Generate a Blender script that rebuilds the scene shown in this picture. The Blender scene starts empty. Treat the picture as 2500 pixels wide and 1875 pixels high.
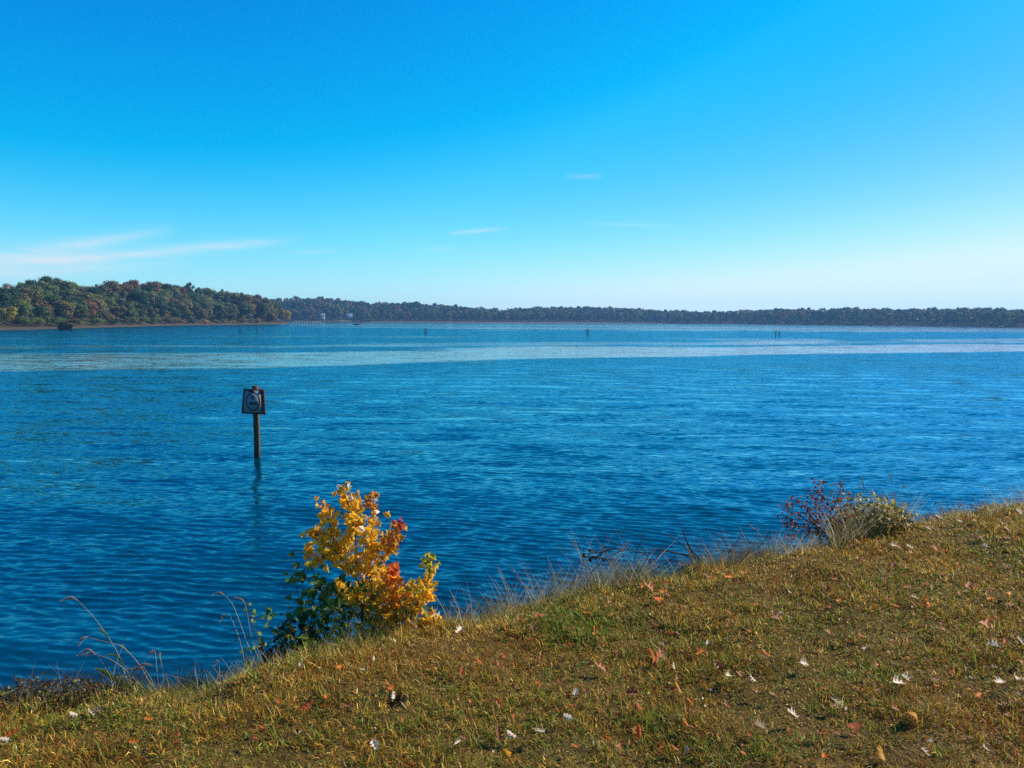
import bpy, math, random
import numpy as np
from mathutils import Vector, Matrix

S = bpy.context.scene
COL = S.collection
rng = np.random.default_rng(7)
random.seed(7)
rad = math.radians

# ------------------------------------------------------------------ camera
H = 4.67
F = 1944.0                                   # focal length in photograph pixels (2500 wide)
cam = bpy.data.cameras.new('camera'); cam_o = bpy.data.objects.new('camera', cam); COL.objects.link(cam_o)
cam.sensor_width = 36.0; cam.lens = F / 2500 * 36.0
cam.clip_start = 0.05; cam.clip_end = 9000
PITCH, ROLL = rad(4.63), rad(0.30)
RM = Matrix.Rotation(math.pi / 2 - PITCH, 3, 'X') @ Matrix.Rotation(ROLL, 3, 'Z')
cam_o.matrix_world = Matrix.Translation((0, 0, H)) @ RM.to_4x4()
S.camera = cam_o

# ------------------------------------------------------------------ render settings
S.render.engine = 'CYCLES'
S.cycles.use_denoising = False
S.cycles.max_bounces = 8; S.cycles.diffuse_bounces = 3; S.cycles.glossy_bounces = 3
S.cycles.transmission_bounces = 6; S.cycles.transparent_max_bounces = 8; S.cycles.volume_bounces = 0
S.cycles.sample_clamp_indirect = 4.0
S.view_settings.view_transform = 'Standard'; S.view_settings.look = 'None'
S.view_settings.exposure = 0.5; S.view_settings.gamma = 1.0; S.view_settings.use_curve_mapping = False

# ------------------------------------------------------------------ sky and sun
SUN_AZ, SUN_EL = 66.0, 33.0                  # degrees clockwise from +Y, above the horizon

def pix_dir(px, py):
    d = RM @ Vector(((px - 1250) / F, -(py - 937.5) / F, -1.0))
    return d.normalized()

def at_water(px, py, z=0.0):
    d = pix_dir(px, py); k = (z - H) / d.z
    return Vector((d.x * k, d.y * k, z))

def at_y(px, py, y):
    d = pix_dir(px, py); k = y / d.y
    return Vector((d.x * k, y, H + d.z * k))

def hz(px):                                  # photograph row of the true horizon
    return 780 + (px - 1250) * math.tan(ROLL)

class NT:
    def __init__(s, tree): s.t = tree
    def n(s, kind, **kw):
        nd = s.t.nodes.new(kind)
        for k, v in kw.items(): setattr(nd, k, v)
        return nd
    def link(s, a, b): s.t.links.new(a, b)
    def put(s, sock, v):
        if isinstance(v, bpy.types.NodeSocket): s.link(v, sock)
        else: sock.default_value = v
    def m(s, op, a, b=0.0, c=0.0, clamp=False):
        nd = s.n('ShaderNodeMath', operation=op); nd.use_clamp = clamp
        s.put(nd.inputs[0], a); s.put(nd.inputs[1], b); s.put(nd.inputs[2], c)
        return nd.outputs[0]
    def mix(s, f, a, b, mode='MIX'):
        nd = s.n('ShaderNodeMix', data_type='RGBA', blend_type=mode)
        s.put(nd.inputs[0], f); s.put(nd.inputs[6], a); s.put(nd.inputs[7], b)
        return nd.outputs[2]
    def noise(s, vec, scale, detail=3.0, rough=0.55, dist=0.0):
        nd = s.n('ShaderNodeTexNoise')
        if vec is not None: s.link(vec, nd.inputs['Vector'])
        nd.inputs['Scale'].default_value = scale; nd.inputs['Detail'].default_value = detail
        nd.inputs['Roughness'].default_value = rough; nd.inputs['Distortion'].default_value = dist
        return nd
    def ramp(s, f, stops):
        nd = s.n('ShaderNodeValToRGB'); s.link(f, nd.inputs[0])
        e = nd.color_ramp.elements
        while len(e) < len(stops): e.new(0.5)
        for el, (p, c) in zip(e, stops):
            el.position = p; el.color = (*c, 1) if len(c) == 3 else c
        return nd.outputs[0]

w = bpy.data.worlds.new('World'); S.world = w; w.use_nodes = True
n = NT(w.node_tree); bg = w.node_tree.nodes['Background']
sky = n.n('ShaderNodeTexSky', sky_type='NISHITA'); sky.sun_disc = False
sky.sun_elevation = rad(SUN_EL); sky.sun_rotation = rad(SUN_AZ)
sky.altitude = 0; sky.air_density = 1.0; sky.dust_density = 0.3; sky.ozone_density = 1.0
sep = n.n('ShaderNodeSeparateColor'); n.link(sky.outputs[0], sep.inputs[0])
r0, g0, b0 = sep.outputs
# the photograph's strongly saturated development of a clear sky: one tone curve per channel
rr = n.m('MULTIPLY', n.m('POWER', n.m('MAXIMUM', n.m('MULTIPLY_ADD', r0, 0.1, -0.245), 0.0), 1.3), 13.2)
sunward = n.m('MAXIMUM', n.m('MULTIPLY_ADD', b0, 1.0, -6.0), 0.0)
rr = n.m('MAXIMUM', n.m('MULTIPLY_ADD', sunward, -0.25, rr), 0.0)
rr = n.m('SMOOTH_MIN', rr, 5.35, 1.5)
gg = n.m('SMOOTH_MIN', n.m('MAXIMUM', n.m('MULTIPLY_ADD', sunward, -0.8, n.m('MULTIPLY_ADD', g0, 1.13, -0.88)), 0.05), 6.2, 2.0)
bb = n.m('MULTIPLY_ADD', n.m('POWER', n.m('MULTIPLY', b0, 0.1), 0.7), 10.5, n.m('MULTIPLY', r0, 0.02))
gg = n.m('MULTIPLY_ADD', rr, 0.15, gg); bb = n.m('MULTIPLY_ADD', rr, 0.16, bb)
cc = n.n('ShaderNodeCombineColor')
n.link(rr, cc.inputs[0]); n.link(gg, cc.inputs[1]); n.link(bb, cc.inputs[2])
# thin cirrus, placed by azimuth and elevation
tc = n.n('ShaderNodeTexCoord')
sx = n.n('ShaderNodeSeparateXYZ'); n.link(tc.outputs['Generated'], sx.inputs[0])
az = n.m('ARCTAN2', sx.outputs[0], sx.outputs[1])
el = n.m('ARCSINE', sx.outputs[2])
cv = n.n('ShaderNodeCombineXYZ')
n.link(az, cv.inputs[0]); n.link(el, cv.inputs[1])
mp = n.n('ShaderNodeMapping'); mp.inputs['Rotation'].default_value = (0, 0, rad(-5)); mp.inputs['Scale'].default_value = (7, 70, 1)
n.link(cv.outputs[0], mp.inputs[0])
cn = n.noise(mp.outputs[0], 1.0, 5.0, 0.6, 0.6).outputs[0]
cn = n.m('MULTIPLY_ADD', cn, 2.6, -0.75, clamp=True)
total = None
for (x0, y0, x1, y1, wid, amp) in [(-260, 668, 760, 580, 11, 0.72), (-150, 650, 440, 558, 14, 0.5), (-300, 690, 480, 640, 12, 0.45), (-300, 640, 300, 640, 34, 0.36),
                                   (1085, 571, 1245, 557, 4.5, 0.40), (1420, 545, 1660, 553, 5, 0.30), (1370, 431, 1480, 429, 5, 0.18),
                                   (1020, 611, 1120, 606, 5, 0.22), (700, 618, 830, 612, 5, 0.18), (2250, 684, 2900, 676, 14, 0.35), (2150, 640, 2800, 650, 16, 0.20)]:
    d0, d1 = pix_dir(x0, y0), pix_dir(x1, y1)
    a0, e0 = math.atan2(d0.x, d0.y), math.asin(d0.z); a1, e1 = math.atan2(d1.x, d1.y), math.asin(d1.z)
    ca, ce, hl = (a0 + a1) / 2, (e0 + e1) / 2, (a1 - a0) / 2; sl = (e1 - e0) / (a1 - a0)
    u = n.m('SUBTRACT', az, ca)
    v = n.m('SUBTRACT', n.m('SUBTRACT', el, ce), n.m('MULTIPLY', u, sl))
    fu = n.m('SUBTRACT', 1.0, n.m('POWER', n.m('ABSOLUTE', n.m('DIVIDE', u, hl)), 2.0), clamp=True)
    fv = n.m('POWER', 2.718, n.m('MULTIPLY', n.m('POWER', n.m('ABSOLUTE', n.m('DIVIDE', v, wid / F)), 1.7), -1.0))
    k = n.m('MULTIPLY', n.m('MULTIPLY', fu, fv), amp)
    total = k if total is None else n.m('ADD', total, k)
cloud = n.m('MULTIPLY', total, n.m('MULTIPLY_ADD', cn, 0.75, 0.3), clamp=True)
skyc = n.mix(cloud, cc.outputs[0], (5.6, 6.2, 6.6, 1))
n.link(skyc, bg.inputs[0]); bg.inputs[1].default_value = 0.1

sun = bpy.data.lights.new('sun', 'SUN'); sun_o = bpy.data.objects.new('sun', sun); COL.objects.link(sun_o)
sun.energy = 5.0; sun.angle = rad(0.5); sun.color = (1.0, 0.90, 0.74)
sdir = Vector((math.sin(rad(SUN_AZ)) * math.cos(rad(SUN_EL)), math.cos(rad(SUN_AZ)) * math.cos(rad(SUN_EL)), math.sin(rad(SUN_EL))))
sun_o.rotation_euler = sdir.to_track_quat('Z', 'Y').to_euler()
sun_o.location = (30, 10, 60)

# ------------------------------------------------------------------ helpers
def mat(name, color=(0.5, 0.5, 0.5), rough=0.6, spec=0.3, attr=None, objcol=False, transl=0.0, nscale=None, namp=0.3, coord='Object',
        back=None, tcol=None):
    m = bpy.data.materials.new(name); m.use_nodes = True
    t = NT(m.node_tree); p = m.node_tree.nodes['Principled BSDF']; out = m.node_tree.nodes['Material Output']
    if attr: c = t.n('ShaderNodeAttribute', attribute_name=attr).outputs['Color']
    elif objcol: c = t.n('ShaderNodeObjectInfo').outputs['Color']
    else:
        rgb = t.n('ShaderNodeRGB'); rgb.outputs[0].default_value = (*color, 1); c = rgb.outputs[0]
    if nscale:
        co = t.n('ShaderNodeTexCoord').outputs[coord] if coord != 'World' else t.n('ShaderNodeNewGeometry').outputs['Position']
        nz = t.noise(co, nscale, 4.0, 0.6).outputs[0]
        k = t.m('MULTIPLY_ADD', nz, 2 * namp * 1.6, 1 - namp * 1.6)
        cm = t.n('ShaderNodeCombineColor')
        for i in range(3): t.link(k, cm.inputs[i])
        c = t.mix(1.0, c, cm.outputs[0], 'MULTIPLY')
    if back:
        g = t.n('ShaderNodeNewGeometry')
        c = t.mix(g.outputs['Backfacing'], c, t.mix(0.55, c, (*back, 1)))
    t.link(c, p.inputs['Base Color'])
    p.inputs['Roughness'].default_value = rough; p.inputs['Specular IOR Level'].default_value = spec
    if transl:
        tr = t.n('ShaderNodeBsdfTranslucent'); t.link(c, tr.inputs[0])
        mx = t.n('ShaderNodeMixShader'); mx.inputs[0].default_value = transl
        t.link(p.outputs[0], mx.inputs[1]); t.link(tr.outputs[0], mx.inputs[2]); t.link(mx.outputs[0], out.inputs[0])
    return m

def make_mesh(name, V, quads=None, tris=None, colors=None, smooth=False, mats=None):
    V = np.asarray(V, dtype=np.float32).reshape(-1, 3)
    q = np.zeros((0, 4), np.int32) if quads is None or len(quads) == 0 else np.asarray(quads, np.int32).reshape(-1, 4)
    t = np.zeros((0, 3), np.int32) if tris is None or len(tris) == 0 else np.asarray(tris, np.int32).reshape(-1, 3)
    me = bpy.data.meshes.new(name)
    me.vertices.add(len(V)); me.vertices.foreach_set('co', V.ravel())
    me.loops.add(q.size + t.size); me.loops.foreach_set('vertex_index', np.concatenate([q.ravel(), t.ravel()]).astype(np.int32))
    me.polygons.add(len(q) + len(t))
    ls = np.concatenate([np.arange(len(q)) * 4, q.size + np.arange(len(t)) * 3]).astype(np.int32)
    me.polygons.foreach_set('loop_start', ls)
    if smooth: me.polygons.foreach_set('use_smooth', np.ones(len(q) + len(t), dtype=bool))
    if mats is not None: me.polygons.foreach_set('material_index', np.asarray(mats, np.int32))
    me.update(calc_edges=True)
    if colors is not None:
        a = me.attributes.new('Col', 'FLOAT_COLOR', 'POINT')
        c = np.ones((len(V), 4), np.float32); c[:, :3] = np.asarray(colors)[:, :3]
        a.data.foreach_set('color', c.ravel())
    return me

def obj(name, me, m=None, parent=None, loc=None):
    o = bpy.data.objects.new(name, me); COL.objects.link(o)
    if m is not None and me is not None and not me.materials: me.materials.append(m)
    if parent is not None: o.parent = parent
    if loc is not None: o.location = loc
    return o

def tag(o, label, cat, group=None):
    o['label'] = label; o['category'] = cat
    if group: o['group'] = group
    return o

def empty(name, loc, label, cat, group=None, rz=0.0):
    o = bpy.data.objects.new(name, None); COL.objects.link(o); o.location = loc; o.rotation_euler.z = rz
    o.empty_display_size = 0.2
    return tag(o, label, cat, group)

class MB:
    """collects boxes, tubes and loose faces into one mesh"""
    def __init__(s): s.v = []; s.q = []; s.t = []; s.c = []; s.n = 0
    def add(s, V, quads=(), tris=(), col=None):
        V = np.asarray(V, float).reshape(-1, 3)
        s.v.append(V)
        if len(quads): s.q.append(np.asarray(quads, int).reshape(-1, 4) + s.n)
        if len(tris): s.t.append(np.asarray(tris, int).reshape(-1, 3) + s.n)
        s.c.append(np.tile(np.array(col if col is not None else (1, 1, 1), float), (len(V), 1)) if col is None or np.ndim(col) == 1 else np.asarray(col))
        s.n += len(V)
    def box(s, c, h, rz=0.0, col=None, taper=1.0):
        x, y, z = h
        V = np.array([[a * x * (taper if k > 0 else 1), b * y * (taper if k > 0 else 1), k * z] for k in (-1, 1) for a, b in ((-1, -1), (1, -1), (1, 1), (-1, 1))], float)
        cr, sr = math.cos(rz), math.sin(rz)
        V = V @ np.array([[cr, sr, 0], [-sr, cr, 0], [0, 0, 1]]) + np.asarray(c, float)
        s.add(V, [(3, 2, 1, 0), (4, 5, 6, 7), (0, 1, 5, 4), (1, 2, 6, 5), (2, 3, 7, 6), (3, 0, 4, 7)], col=col)
    def tube(s, P, R, sides=6, col=None, cap=True):
        P = np.asarray(P, float); k = len(P); R = np.broadcast_to(np.asarray(R, float), (k,))
        T = np.gradient(P, axis=0); T /= np.linalg.norm(T, axis=1)[:, None] + 1e-9
        ref = np.array([0.0, 0, 1]) if abs(T[0][2]) < 0.9 else np.array([1.0, 0, 0])
        V = []
        for i in range(k):
            a = np.cross(T[i], ref); a /= np.linalg.norm(a) + 1e-9; b = np.cross(T[i], a)
            for j in range(sides):
                an = 2 * math.pi * j / sides
                V.append(P[i] + R[i] * (math.cos(an) * a + math.sin(an) * b))
        Q = [(i * sides + j, (i + 1) * sides + j, (i + 1) * sides + (j + 1) % sides, i * sides + (j + 1) % sides) for i in range(k - 1) for j in range(sides)]
        T3 = []
        if cap:
            V += [P[0], P[-1]]; c0, c1 = k * sides, k * sides + 1
            T3 = [(c0, j, (j + 1) % sides) for j in range(sides)] + [(c1, (k - 1) * sides + (j + 1) % sides, (k - 1) * sides + j) for j in range(sides)]
        s.add(V, Q, T3, col)
    def mesh(s, name, smooth=False, colors=False):
        V = np.concatenate(s.v)
        return make_mesh(name, V, np.concatenate(s.q) if s.q else None, np.concatenate(s.t) if s.t else None,
                         np.concatenate(s.c) if colors else None, smooth)
    def build(s, name, m, parent=None, smooth=False, colors=False):
        return obj(name, s.mesh(name, smooth, colors), m, parent)

def smooth_path(P, k=4):
    """Catmull-Rom through the points"""
    P = np.asarray(P, float)
    if len(P) < 3: return P
    Q = np.vstack([2 * P[0] - P[1], P, 2 * P[-1] - P[-2]]); out = []
    for i in range(1, len(Q) - 2):
        for t in np.linspace(0, 1, k, endpoint=False):
            a, b, c, d = Q[i - 1], Q[i], Q[i + 1], Q[i + 2]
            out.append(0.5 * (2 * b + (c - a) * t + (2 * a - 5 * b + 4 * c - d) * t * t + (3 * b - a - 3 * c + d) * t ** 3))
    out.append(P[-1])
    return np.array(out)

class Waves2D:
    """cheap smooth pseudo-noise: a sum of plane waves, about unit variance"""
    def __init__(s, wl, seed, n=14):
        r = np.random.default_rng(seed); a = r.uniform(0, 2 * math.pi, n); k = 2 * math.pi / (wl * r.uniform(0.6, 1.7, n))
        s.kx, s.ky, s.p = k * np.cos(a), k * np.sin(a), r.uniform(0, 2 * math.pi, n); s.g = math.sqrt(2 / n)
    def __call__(s, x, y):
        x = np.asarray(x, float); y = np.asarray(y, float); o = np.zeros(np.broadcast(x, y).shape)
        for a, b, p in zip(s.kx, s.ky, s.p): o += np.sin(a * x + b * y + p)
        return o * s.g

# ------------------------------------------------------------------ haze
def build_haze():
    b = MB(); b.box((0, 700, 24), (1900, 1400, 28))
    m = bpy.data.materials.new('haze'); m.use_nodes = True
    t = m.node_tree; t.nodes.clear()
    out = t.nodes.new('ShaderNodeOutputMaterial'); v = t.nodes.new('ShaderNodeVolumePrincipled')
    v.inputs['Color'].default_value = (0.22, 0.55, 1.0, 1); v.inputs['Density'].default_value = 0.00018
    v.inputs['Anisotropy'].default_value = 0.2
    t.links.new(v.outputs[0], out.inputs['Volume'])
    o = b.build('haze', m); o['kind'] = 'stuff'
    return o

# ------------------------------------------------------------------ water
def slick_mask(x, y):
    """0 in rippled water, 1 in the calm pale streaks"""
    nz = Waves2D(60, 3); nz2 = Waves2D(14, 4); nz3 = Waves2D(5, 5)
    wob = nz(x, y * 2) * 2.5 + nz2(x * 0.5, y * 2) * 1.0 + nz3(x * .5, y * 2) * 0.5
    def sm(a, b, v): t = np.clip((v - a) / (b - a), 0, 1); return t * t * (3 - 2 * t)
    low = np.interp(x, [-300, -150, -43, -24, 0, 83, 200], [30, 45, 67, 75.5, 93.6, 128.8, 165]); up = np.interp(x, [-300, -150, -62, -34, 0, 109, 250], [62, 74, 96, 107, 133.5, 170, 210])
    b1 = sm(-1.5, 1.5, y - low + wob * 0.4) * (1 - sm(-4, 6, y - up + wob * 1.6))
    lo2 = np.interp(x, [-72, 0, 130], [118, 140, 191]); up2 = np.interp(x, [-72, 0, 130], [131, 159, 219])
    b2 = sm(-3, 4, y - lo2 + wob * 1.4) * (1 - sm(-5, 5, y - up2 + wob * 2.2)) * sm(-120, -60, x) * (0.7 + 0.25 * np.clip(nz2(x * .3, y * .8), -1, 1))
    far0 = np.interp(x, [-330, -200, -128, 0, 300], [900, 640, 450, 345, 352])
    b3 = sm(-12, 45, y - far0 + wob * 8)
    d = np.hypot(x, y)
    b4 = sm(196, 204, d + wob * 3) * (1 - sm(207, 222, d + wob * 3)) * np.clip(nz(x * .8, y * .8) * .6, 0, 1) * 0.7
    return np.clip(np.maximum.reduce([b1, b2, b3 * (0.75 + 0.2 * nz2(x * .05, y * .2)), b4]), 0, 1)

def build_water():
    rs = [3.2]
    while rs[-1] < 1750:
        r = rs[-1]; rs.append(r + (0.09 if r < 8 else min(max(0.038, r * r / 7500), r * 0.045)))
    r = np.array(rs); dr = np.gradient(r)
    az = np.radians(np.concatenate([np.arange(-100, -42, 1.5), np.arange(-42, 42.01, 0.18), np.arange(43, 101, 1.5)]))
    R, A = np.meshgrid(r, az, indexing='ij'); X0, Y0 = R * np.sin(A), R * np.cos(A)
    DR = np.maximum(dr[:, None] * np.ones_like(A), R * np.gradient(az)[None, :] * 0.7)
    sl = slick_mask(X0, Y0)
    g = np.random.default_rng(11); n = 110
    lam = np.exp(np.clip(g.normal(math.log(0.20), 0.45, n), math.log(0.09), math.log(0.9))); th = rad(75) + g.normal(0, rad(17), n)
    ph = g.uniform(0, 2 * math.pi, n)
    slope = 0.0235 * np.where(lam > 0.6, 0.6, 1.0) * g.uniform(0.6, 1.3, n)
    gust = 1.0 + 0.16 * np.clip(Waves2D(9, 21)(X0 * .6, Y0), -1.6, 1.6)
    lam = np.concatenate([lam, np.exp(g.uniform(math.log(1.2), math.log(4.0), 24))]); th = np.concatenate([th, rad(76) + g.normal(0, rad(20), 24)]); ph = np.concatenate([ph, g.uniform(0, 6.28, 24)]); slope = np.concatenate([slope, 0.006 * g.uniform(0.5, 1.4, 24)])
    X, Y, Z = X0.copy(), Y0.copy(), np.zeros_like(X0); kept = np.zeros_like(X0)
    calm = (1 - 0.78 * sl) * gust
    for l, t, p, s in zip(lam, th, ph, slope):
        k = 2 * math.pi / l; wgt = np.clip(l / (DR * 2.6) - 1.0, 0, 1); a = s / k * wgt * calm
        q = k * (math.cos(t) * X0 + math.sin(t) * Y0) + p
        Z += a * np.sin(q); c = a * np.cos(q) * 0.85
        X += c * math.cos(t); Y += c * math.sin(t); kept += 0.5 * (s * wgt) ** 2
    tot = 0.5 * (slope ** 2).sum()
    resid = np.sqrt(np.clip(tot - kept, 0, None)) * (1 - 0.72 * sl) + 0.072 * (1 - 0.80 * sl)
    nr, na = X.shape; idx = np.arange(nr * na).reshape(nr, na)
    Q = np.stack([idx[:-1, :-1], idx[1:, :-1], idx[1:, 1:], idx[:-1, 1:]], -1).reshape(-1, 4)[:, ::-1]
    me = make_mesh('water', np.stack([X, Y, Z], -1), Q, smooth=True)
    at = me.attributes.new('ripple', 'FLOAT', 'POINT'); at.data.foreach_set('value', resid.astype(np.float32).ravel())
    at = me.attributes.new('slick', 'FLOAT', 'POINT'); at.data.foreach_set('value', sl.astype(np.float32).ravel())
    m = bpy.data.materials.new('lake_water'); m.use_nodes = True
    t = NT(m.node_tree); p = m.node_tree.nodes['Principled BSDF']
    geo = t.n('ShaderNodeNewGeometry'); rp = t.n('ShaderNodeAttribute', attribute_name='ripple').outputs['Fac']
    mp = t.n('ShaderNodeMapping'); mp.inputs['Rotation'].default_value = (0, 0, rad(17)); mp.inputs['Scale'].default_value = (0.32, 1, 1)
    t.link(geo.outputs['Position'], mp.inputs[0])
    f1 = t.noise(mp.outputs[0], 8.5, 4.0, 0.65)
    f2 = t.noise(mp.outputs[0], 0.16, 3.0, 0.55)
    amp = t.m('MULTIPLY', rp, t.m('MULTIPLY_ADD', f2.outputs[0], 1.0, 0.5))
    vs = t.n('ShaderNodeVectorMath', operation='SUBTRACT'); t.link(f1.outputs['Color'], vs.inputs[0]); vs.inputs[1].default_value = (0.5, 0.5, 0.5)
    vm = t.n('ShaderNodeVectorMath', operation='MULTIPLY'); t.link(vs.outputs[0], vm.inputs[0]); vm.inputs[1].default_value = (2.5, 4.7, 0.0)
    sc = t.n('ShaderNodeVectorMath', operation='SCALE'); t.link(vm.outputs[0], sc.inputs[0]); t.link(amp, sc.inputs['Scale'])
    mp2 = t.n('ShaderNodeMapping'); mp2.inputs['Rotation'].default_value = (0, 0, rad(14)); mp2.inputs['Scale'].default_value = (0.28, 1, 1); t.link(geo.outputs['Position'], mp2.inputs[0])
    f3 = t.noise(mp2.outputs[0], 0.75, 3.0, 0.65)
    v3 = t.n('ShaderNodeVectorMath', operation='SUBTRACT'); t.link(f3.outputs['Color'], v3.inputs[0]); v3.inputs[1].default_value = (0.5, 0.5, 0.5)
    v4 = t.n('ShaderNodeVectorMath', operation='MULTIPLY'); t.link(v3.outputs[0], v4.inputs[0]); v4.inputs[1].default_value = (1.2, 2.8, 0.0)
    s4 = t.n('ShaderNodeVectorMath', operation='SCALE'); t.link(v4.outputs[0], s4.inputs[0]); t.link(rp, s4.inputs['Scale'])
    a0 = t.n('ShaderNodeVectorMath', operation='ADD'); t.link(s4.outputs[0], a0.inputs[0]); t.link(sc.outputs[0], a0.inputs[1])
    ad = t.n('ShaderNodeVectorMath', operation='ADD'); t.link(a0.outputs[0], ad.inputs[0]); t.link(geo.outputs['Normal'], ad.inputs[1])
    no = t.n('ShaderNodeVectorMath', operation='NORMALIZE'); t.link(ad.outputs[0], no.inputs[0])
    murk = t.noise(geo.outputs['Position'], 0.06, 2.0)
    df = t.n('ShaderNodeBsdfDiffuse'); t.link(t.mix(murk.outputs[0], (0.000, 0.036, 0.060, 1), (0.001, 0.045, 0.070, 1)), df.inputs['Color'])
    gl = t.n('ShaderNodeBsdfAnisotropic'); t.link(t.mix(t.n('ShaderNodeAttribute', attribute_name='slick').outputs['Fac'], (0.17, 0.79, 1.0, 1), (0.86, 0.98, 1.0, 1)), gl.inputs['Color']); gl.inputs['Roughness'].default_value = 0.07  # paler reflection of the calm streaks is painted into the gloss colour
    fr = t.n('ShaderNodeFresnel'); fr.inputs['IOR'].default_value = 1.46
    t.link(no.outputs[0], gl.inputs['Normal']); t.link(no.outputs[0], fr.inputs['Normal'])
    mx = t.n('ShaderNodeMixShader'); t.link(fr.outputs[0], mx.inputs[0]); t.link(df.outputs[0], mx.inputs[1]); t.link(gl.outputs[0], mx.inputs[2])
    m.node_tree.nodes.remove(p); t.link(mx.outputs[0], m.node_tree.nodes['Material Output'].inputs[0])
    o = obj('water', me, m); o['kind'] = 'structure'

# ------------------------------------------------------------------ the near bank
EDGE = np.array([(-40, -30), (-12, -3.0), (-5, 1.5), (-3, 2.75), (-2.1, 3.25), (-1.47, 3.38), (-1.19, 3.55), (-0.8, 3.78), (-0.52, 4.03), (-0.32, 4.17), (0.12, 4.5), (0.62, 4.82), (1.18, 5.09), (1.49, 5.27),
                 (2.14, 5.61), (3.26, 6.39), (4.53, 7.05), (10, 10.0), (20, 15), (60, 30)], float)
_e = smooth_path(EDGE, 8)
ZL = 3.07
def crest_y(px):
    y = 5.0
    for _ in range(40): y = 0.5 * y + 0.5 * float(np.interp((px - 1250) / F * y, _e[:, 0], _e[:, 1]))
    return y
und1, und2 = Waves2D(2.2, 31), Waves2D(0.55, 32)
PIT = None

def edge_d(x, y): return (np.asarray(y, float) - np.interp(x, _e[:, 0], _e[:, 1])) * 0.87

def ground_z(x, y):
    x = np.asarray(x, float); y = np.asarray(y, float)
    d = edge_d(x, y) - 0.10 + 0.05 * und2(x, y * 0.5)
    sp = 0.20 * np.logaddexp(0, d / 0.20)
    z = ZL + 0.015 * und1(x, y) + 0.007 * und2(x, y) - 0.88 * sp
    if PIT is not None:
        z = z - 0.08 * np.exp(-(((x - PIT[0]) / 0.042) ** 2 + ((y - PIT[1]) / 0.06) ** 2) ** 2)
    return np.maximum(z, -0.9)

def on_lawn(px, py):
    d = pix_dir(px, py); lo, hi = 0.5, 40.0
    t = np.linspace(1.0, 30, 2500); P = np.stack([d.x * t, d.y * t, H + d.z * t], -1)
    below = P[:, 2] < ground_z(P[:, 0], P[:, 1])
    k = int(np.argmax(below)) if below.any() else len(t) - 1
    return P[k]

_p = on_lawn(965, 1712); PIT = (float(_p[0]), float(_p[1]))

def build_bank():
    xs = np.concatenate([[-60, -40, -25, -16, -11, -8, -6], np.arange(-5, 9.01, 0.06), [9.5, 10.5, 12, 15, 20, 28, 40, 60]])
    ys = np.concatenate([[-80, -50, -30, -18, -10, -6, -3, -1, 0, 0.8], np.arange(1.2, 9.61, 0.06), [10, 11, 12, 13, 14, 16, 18, 20, 24, 30, 36]])
    X, Y = np.meshgrid(xs, ys, indexing='ij'); Z = ground_z(X, Y)
    idx = np.arange(X.size).reshape(X.shape)
    Q = np.stack([idx[:-1, :-1], idx[1:, :-1], idx[1:, 1:], idx[:-1, 1:]], -1).reshape(-1, 4)
    me = make_mesh('lawn', np.stack([X, Y, Z], -1), Q, smooth=True)
    m = bpy.data.materials.new('lawn_thatch'); m.use_nodes = True
    t = NT(m.node_tree); p = m.node_tree.nodes['Principled BSDF']
    po = t.n('ShaderNodeNewGeometry').outputs['Position']
    a = t.noise(po, 60, 4, 0.7).outputs[0]; b = t.noise(po, 3.0, 3).outputs[0]
    c = t.ramp(a, [(0.3, (0.055, 0.034, 0.008)), (0.5, (0.17, 0.105, 0.024)), (0.72, (0.34, 0.22, 0.06))])
    c = t.mix(t.m('MULTIPLY_ADD', b, 1.6, -0.4, clamp=True), c, (0.035, 0.034, 0.010, 1))
    t.link(c, p.inputs['Base Color']); p.inputs['Roughness'].default_value = 0.9; p.inputs['Specular IOR Level'].default_value = 0.1
    bp = t.n('ShaderNodeBump'); bp.inputs['Strength'].default_value = 0.8; bp.inputs['Distance'].default_value = 0.02
    t.link(a, bp.inputs['Height']); t.link(bp.outputs[0], p.inputs['Normal'])
    o = obj('lawn', me, m); o['kind'] = 'structure'

def blades(P, phi, lean, bend, L, W, C, name, m, kind='stuff'):
    """one mesh of bent three-triangle blades"""
    k = len(P); h = np.stack([np.cos(phi), np.sin(phi), np.zeros(k)], -1); s = np.stack([-np.sin(phi), np.cos(phi), np.zeros(k)], -1)
    tw = rng.uniform(-0.9, 0.9, k)[:, None]; s = s * np.cos(tw) + np.array([0, 0, 1.0]) * np.sin(tw)
    up = np.array([0, 0, 1.0])
    def step(l): return np.sin(l)[:, None] * h + np.cos(l)[:, None] * up
    mid = P + (L * 0.55)[:, None] * step(lean); tip = mid + (L * 0.45)[:, None] * step(lean + bend)
    w2 = (W / 2)[:, None]
    V = np.stack([P - s * w2, P + s * w2, mid - s * w2 * 0.8, mid + s * w2 * 0.8, tip], 1)
    b = np.arange(k)[:, None] * 5
    Q = b + np.array([[0, 1, 3, 2]]); T = b + np.array([[2, 3, 4]])
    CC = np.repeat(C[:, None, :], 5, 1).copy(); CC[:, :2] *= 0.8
    me = make_mesh(name, V, Q, T, CC.reshape(-1, 3))
    o = obj(name, me, m)
    if kind: o['kind'] = kind
    return o

PAL = np.array([(0.250, 0.165, 0.062), (0.150, 0.078, 0.024), (0.120, 0.100, 0.022), (0.060, 0.090, 0.018), (0.150, 0.160, 0.075),
                (0.270, 0.190, 0.030), (0.170, 0.052, 0.016), (0.480, 0.380, 0.220), (0.075, 0.048, 0.018)])

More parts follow.
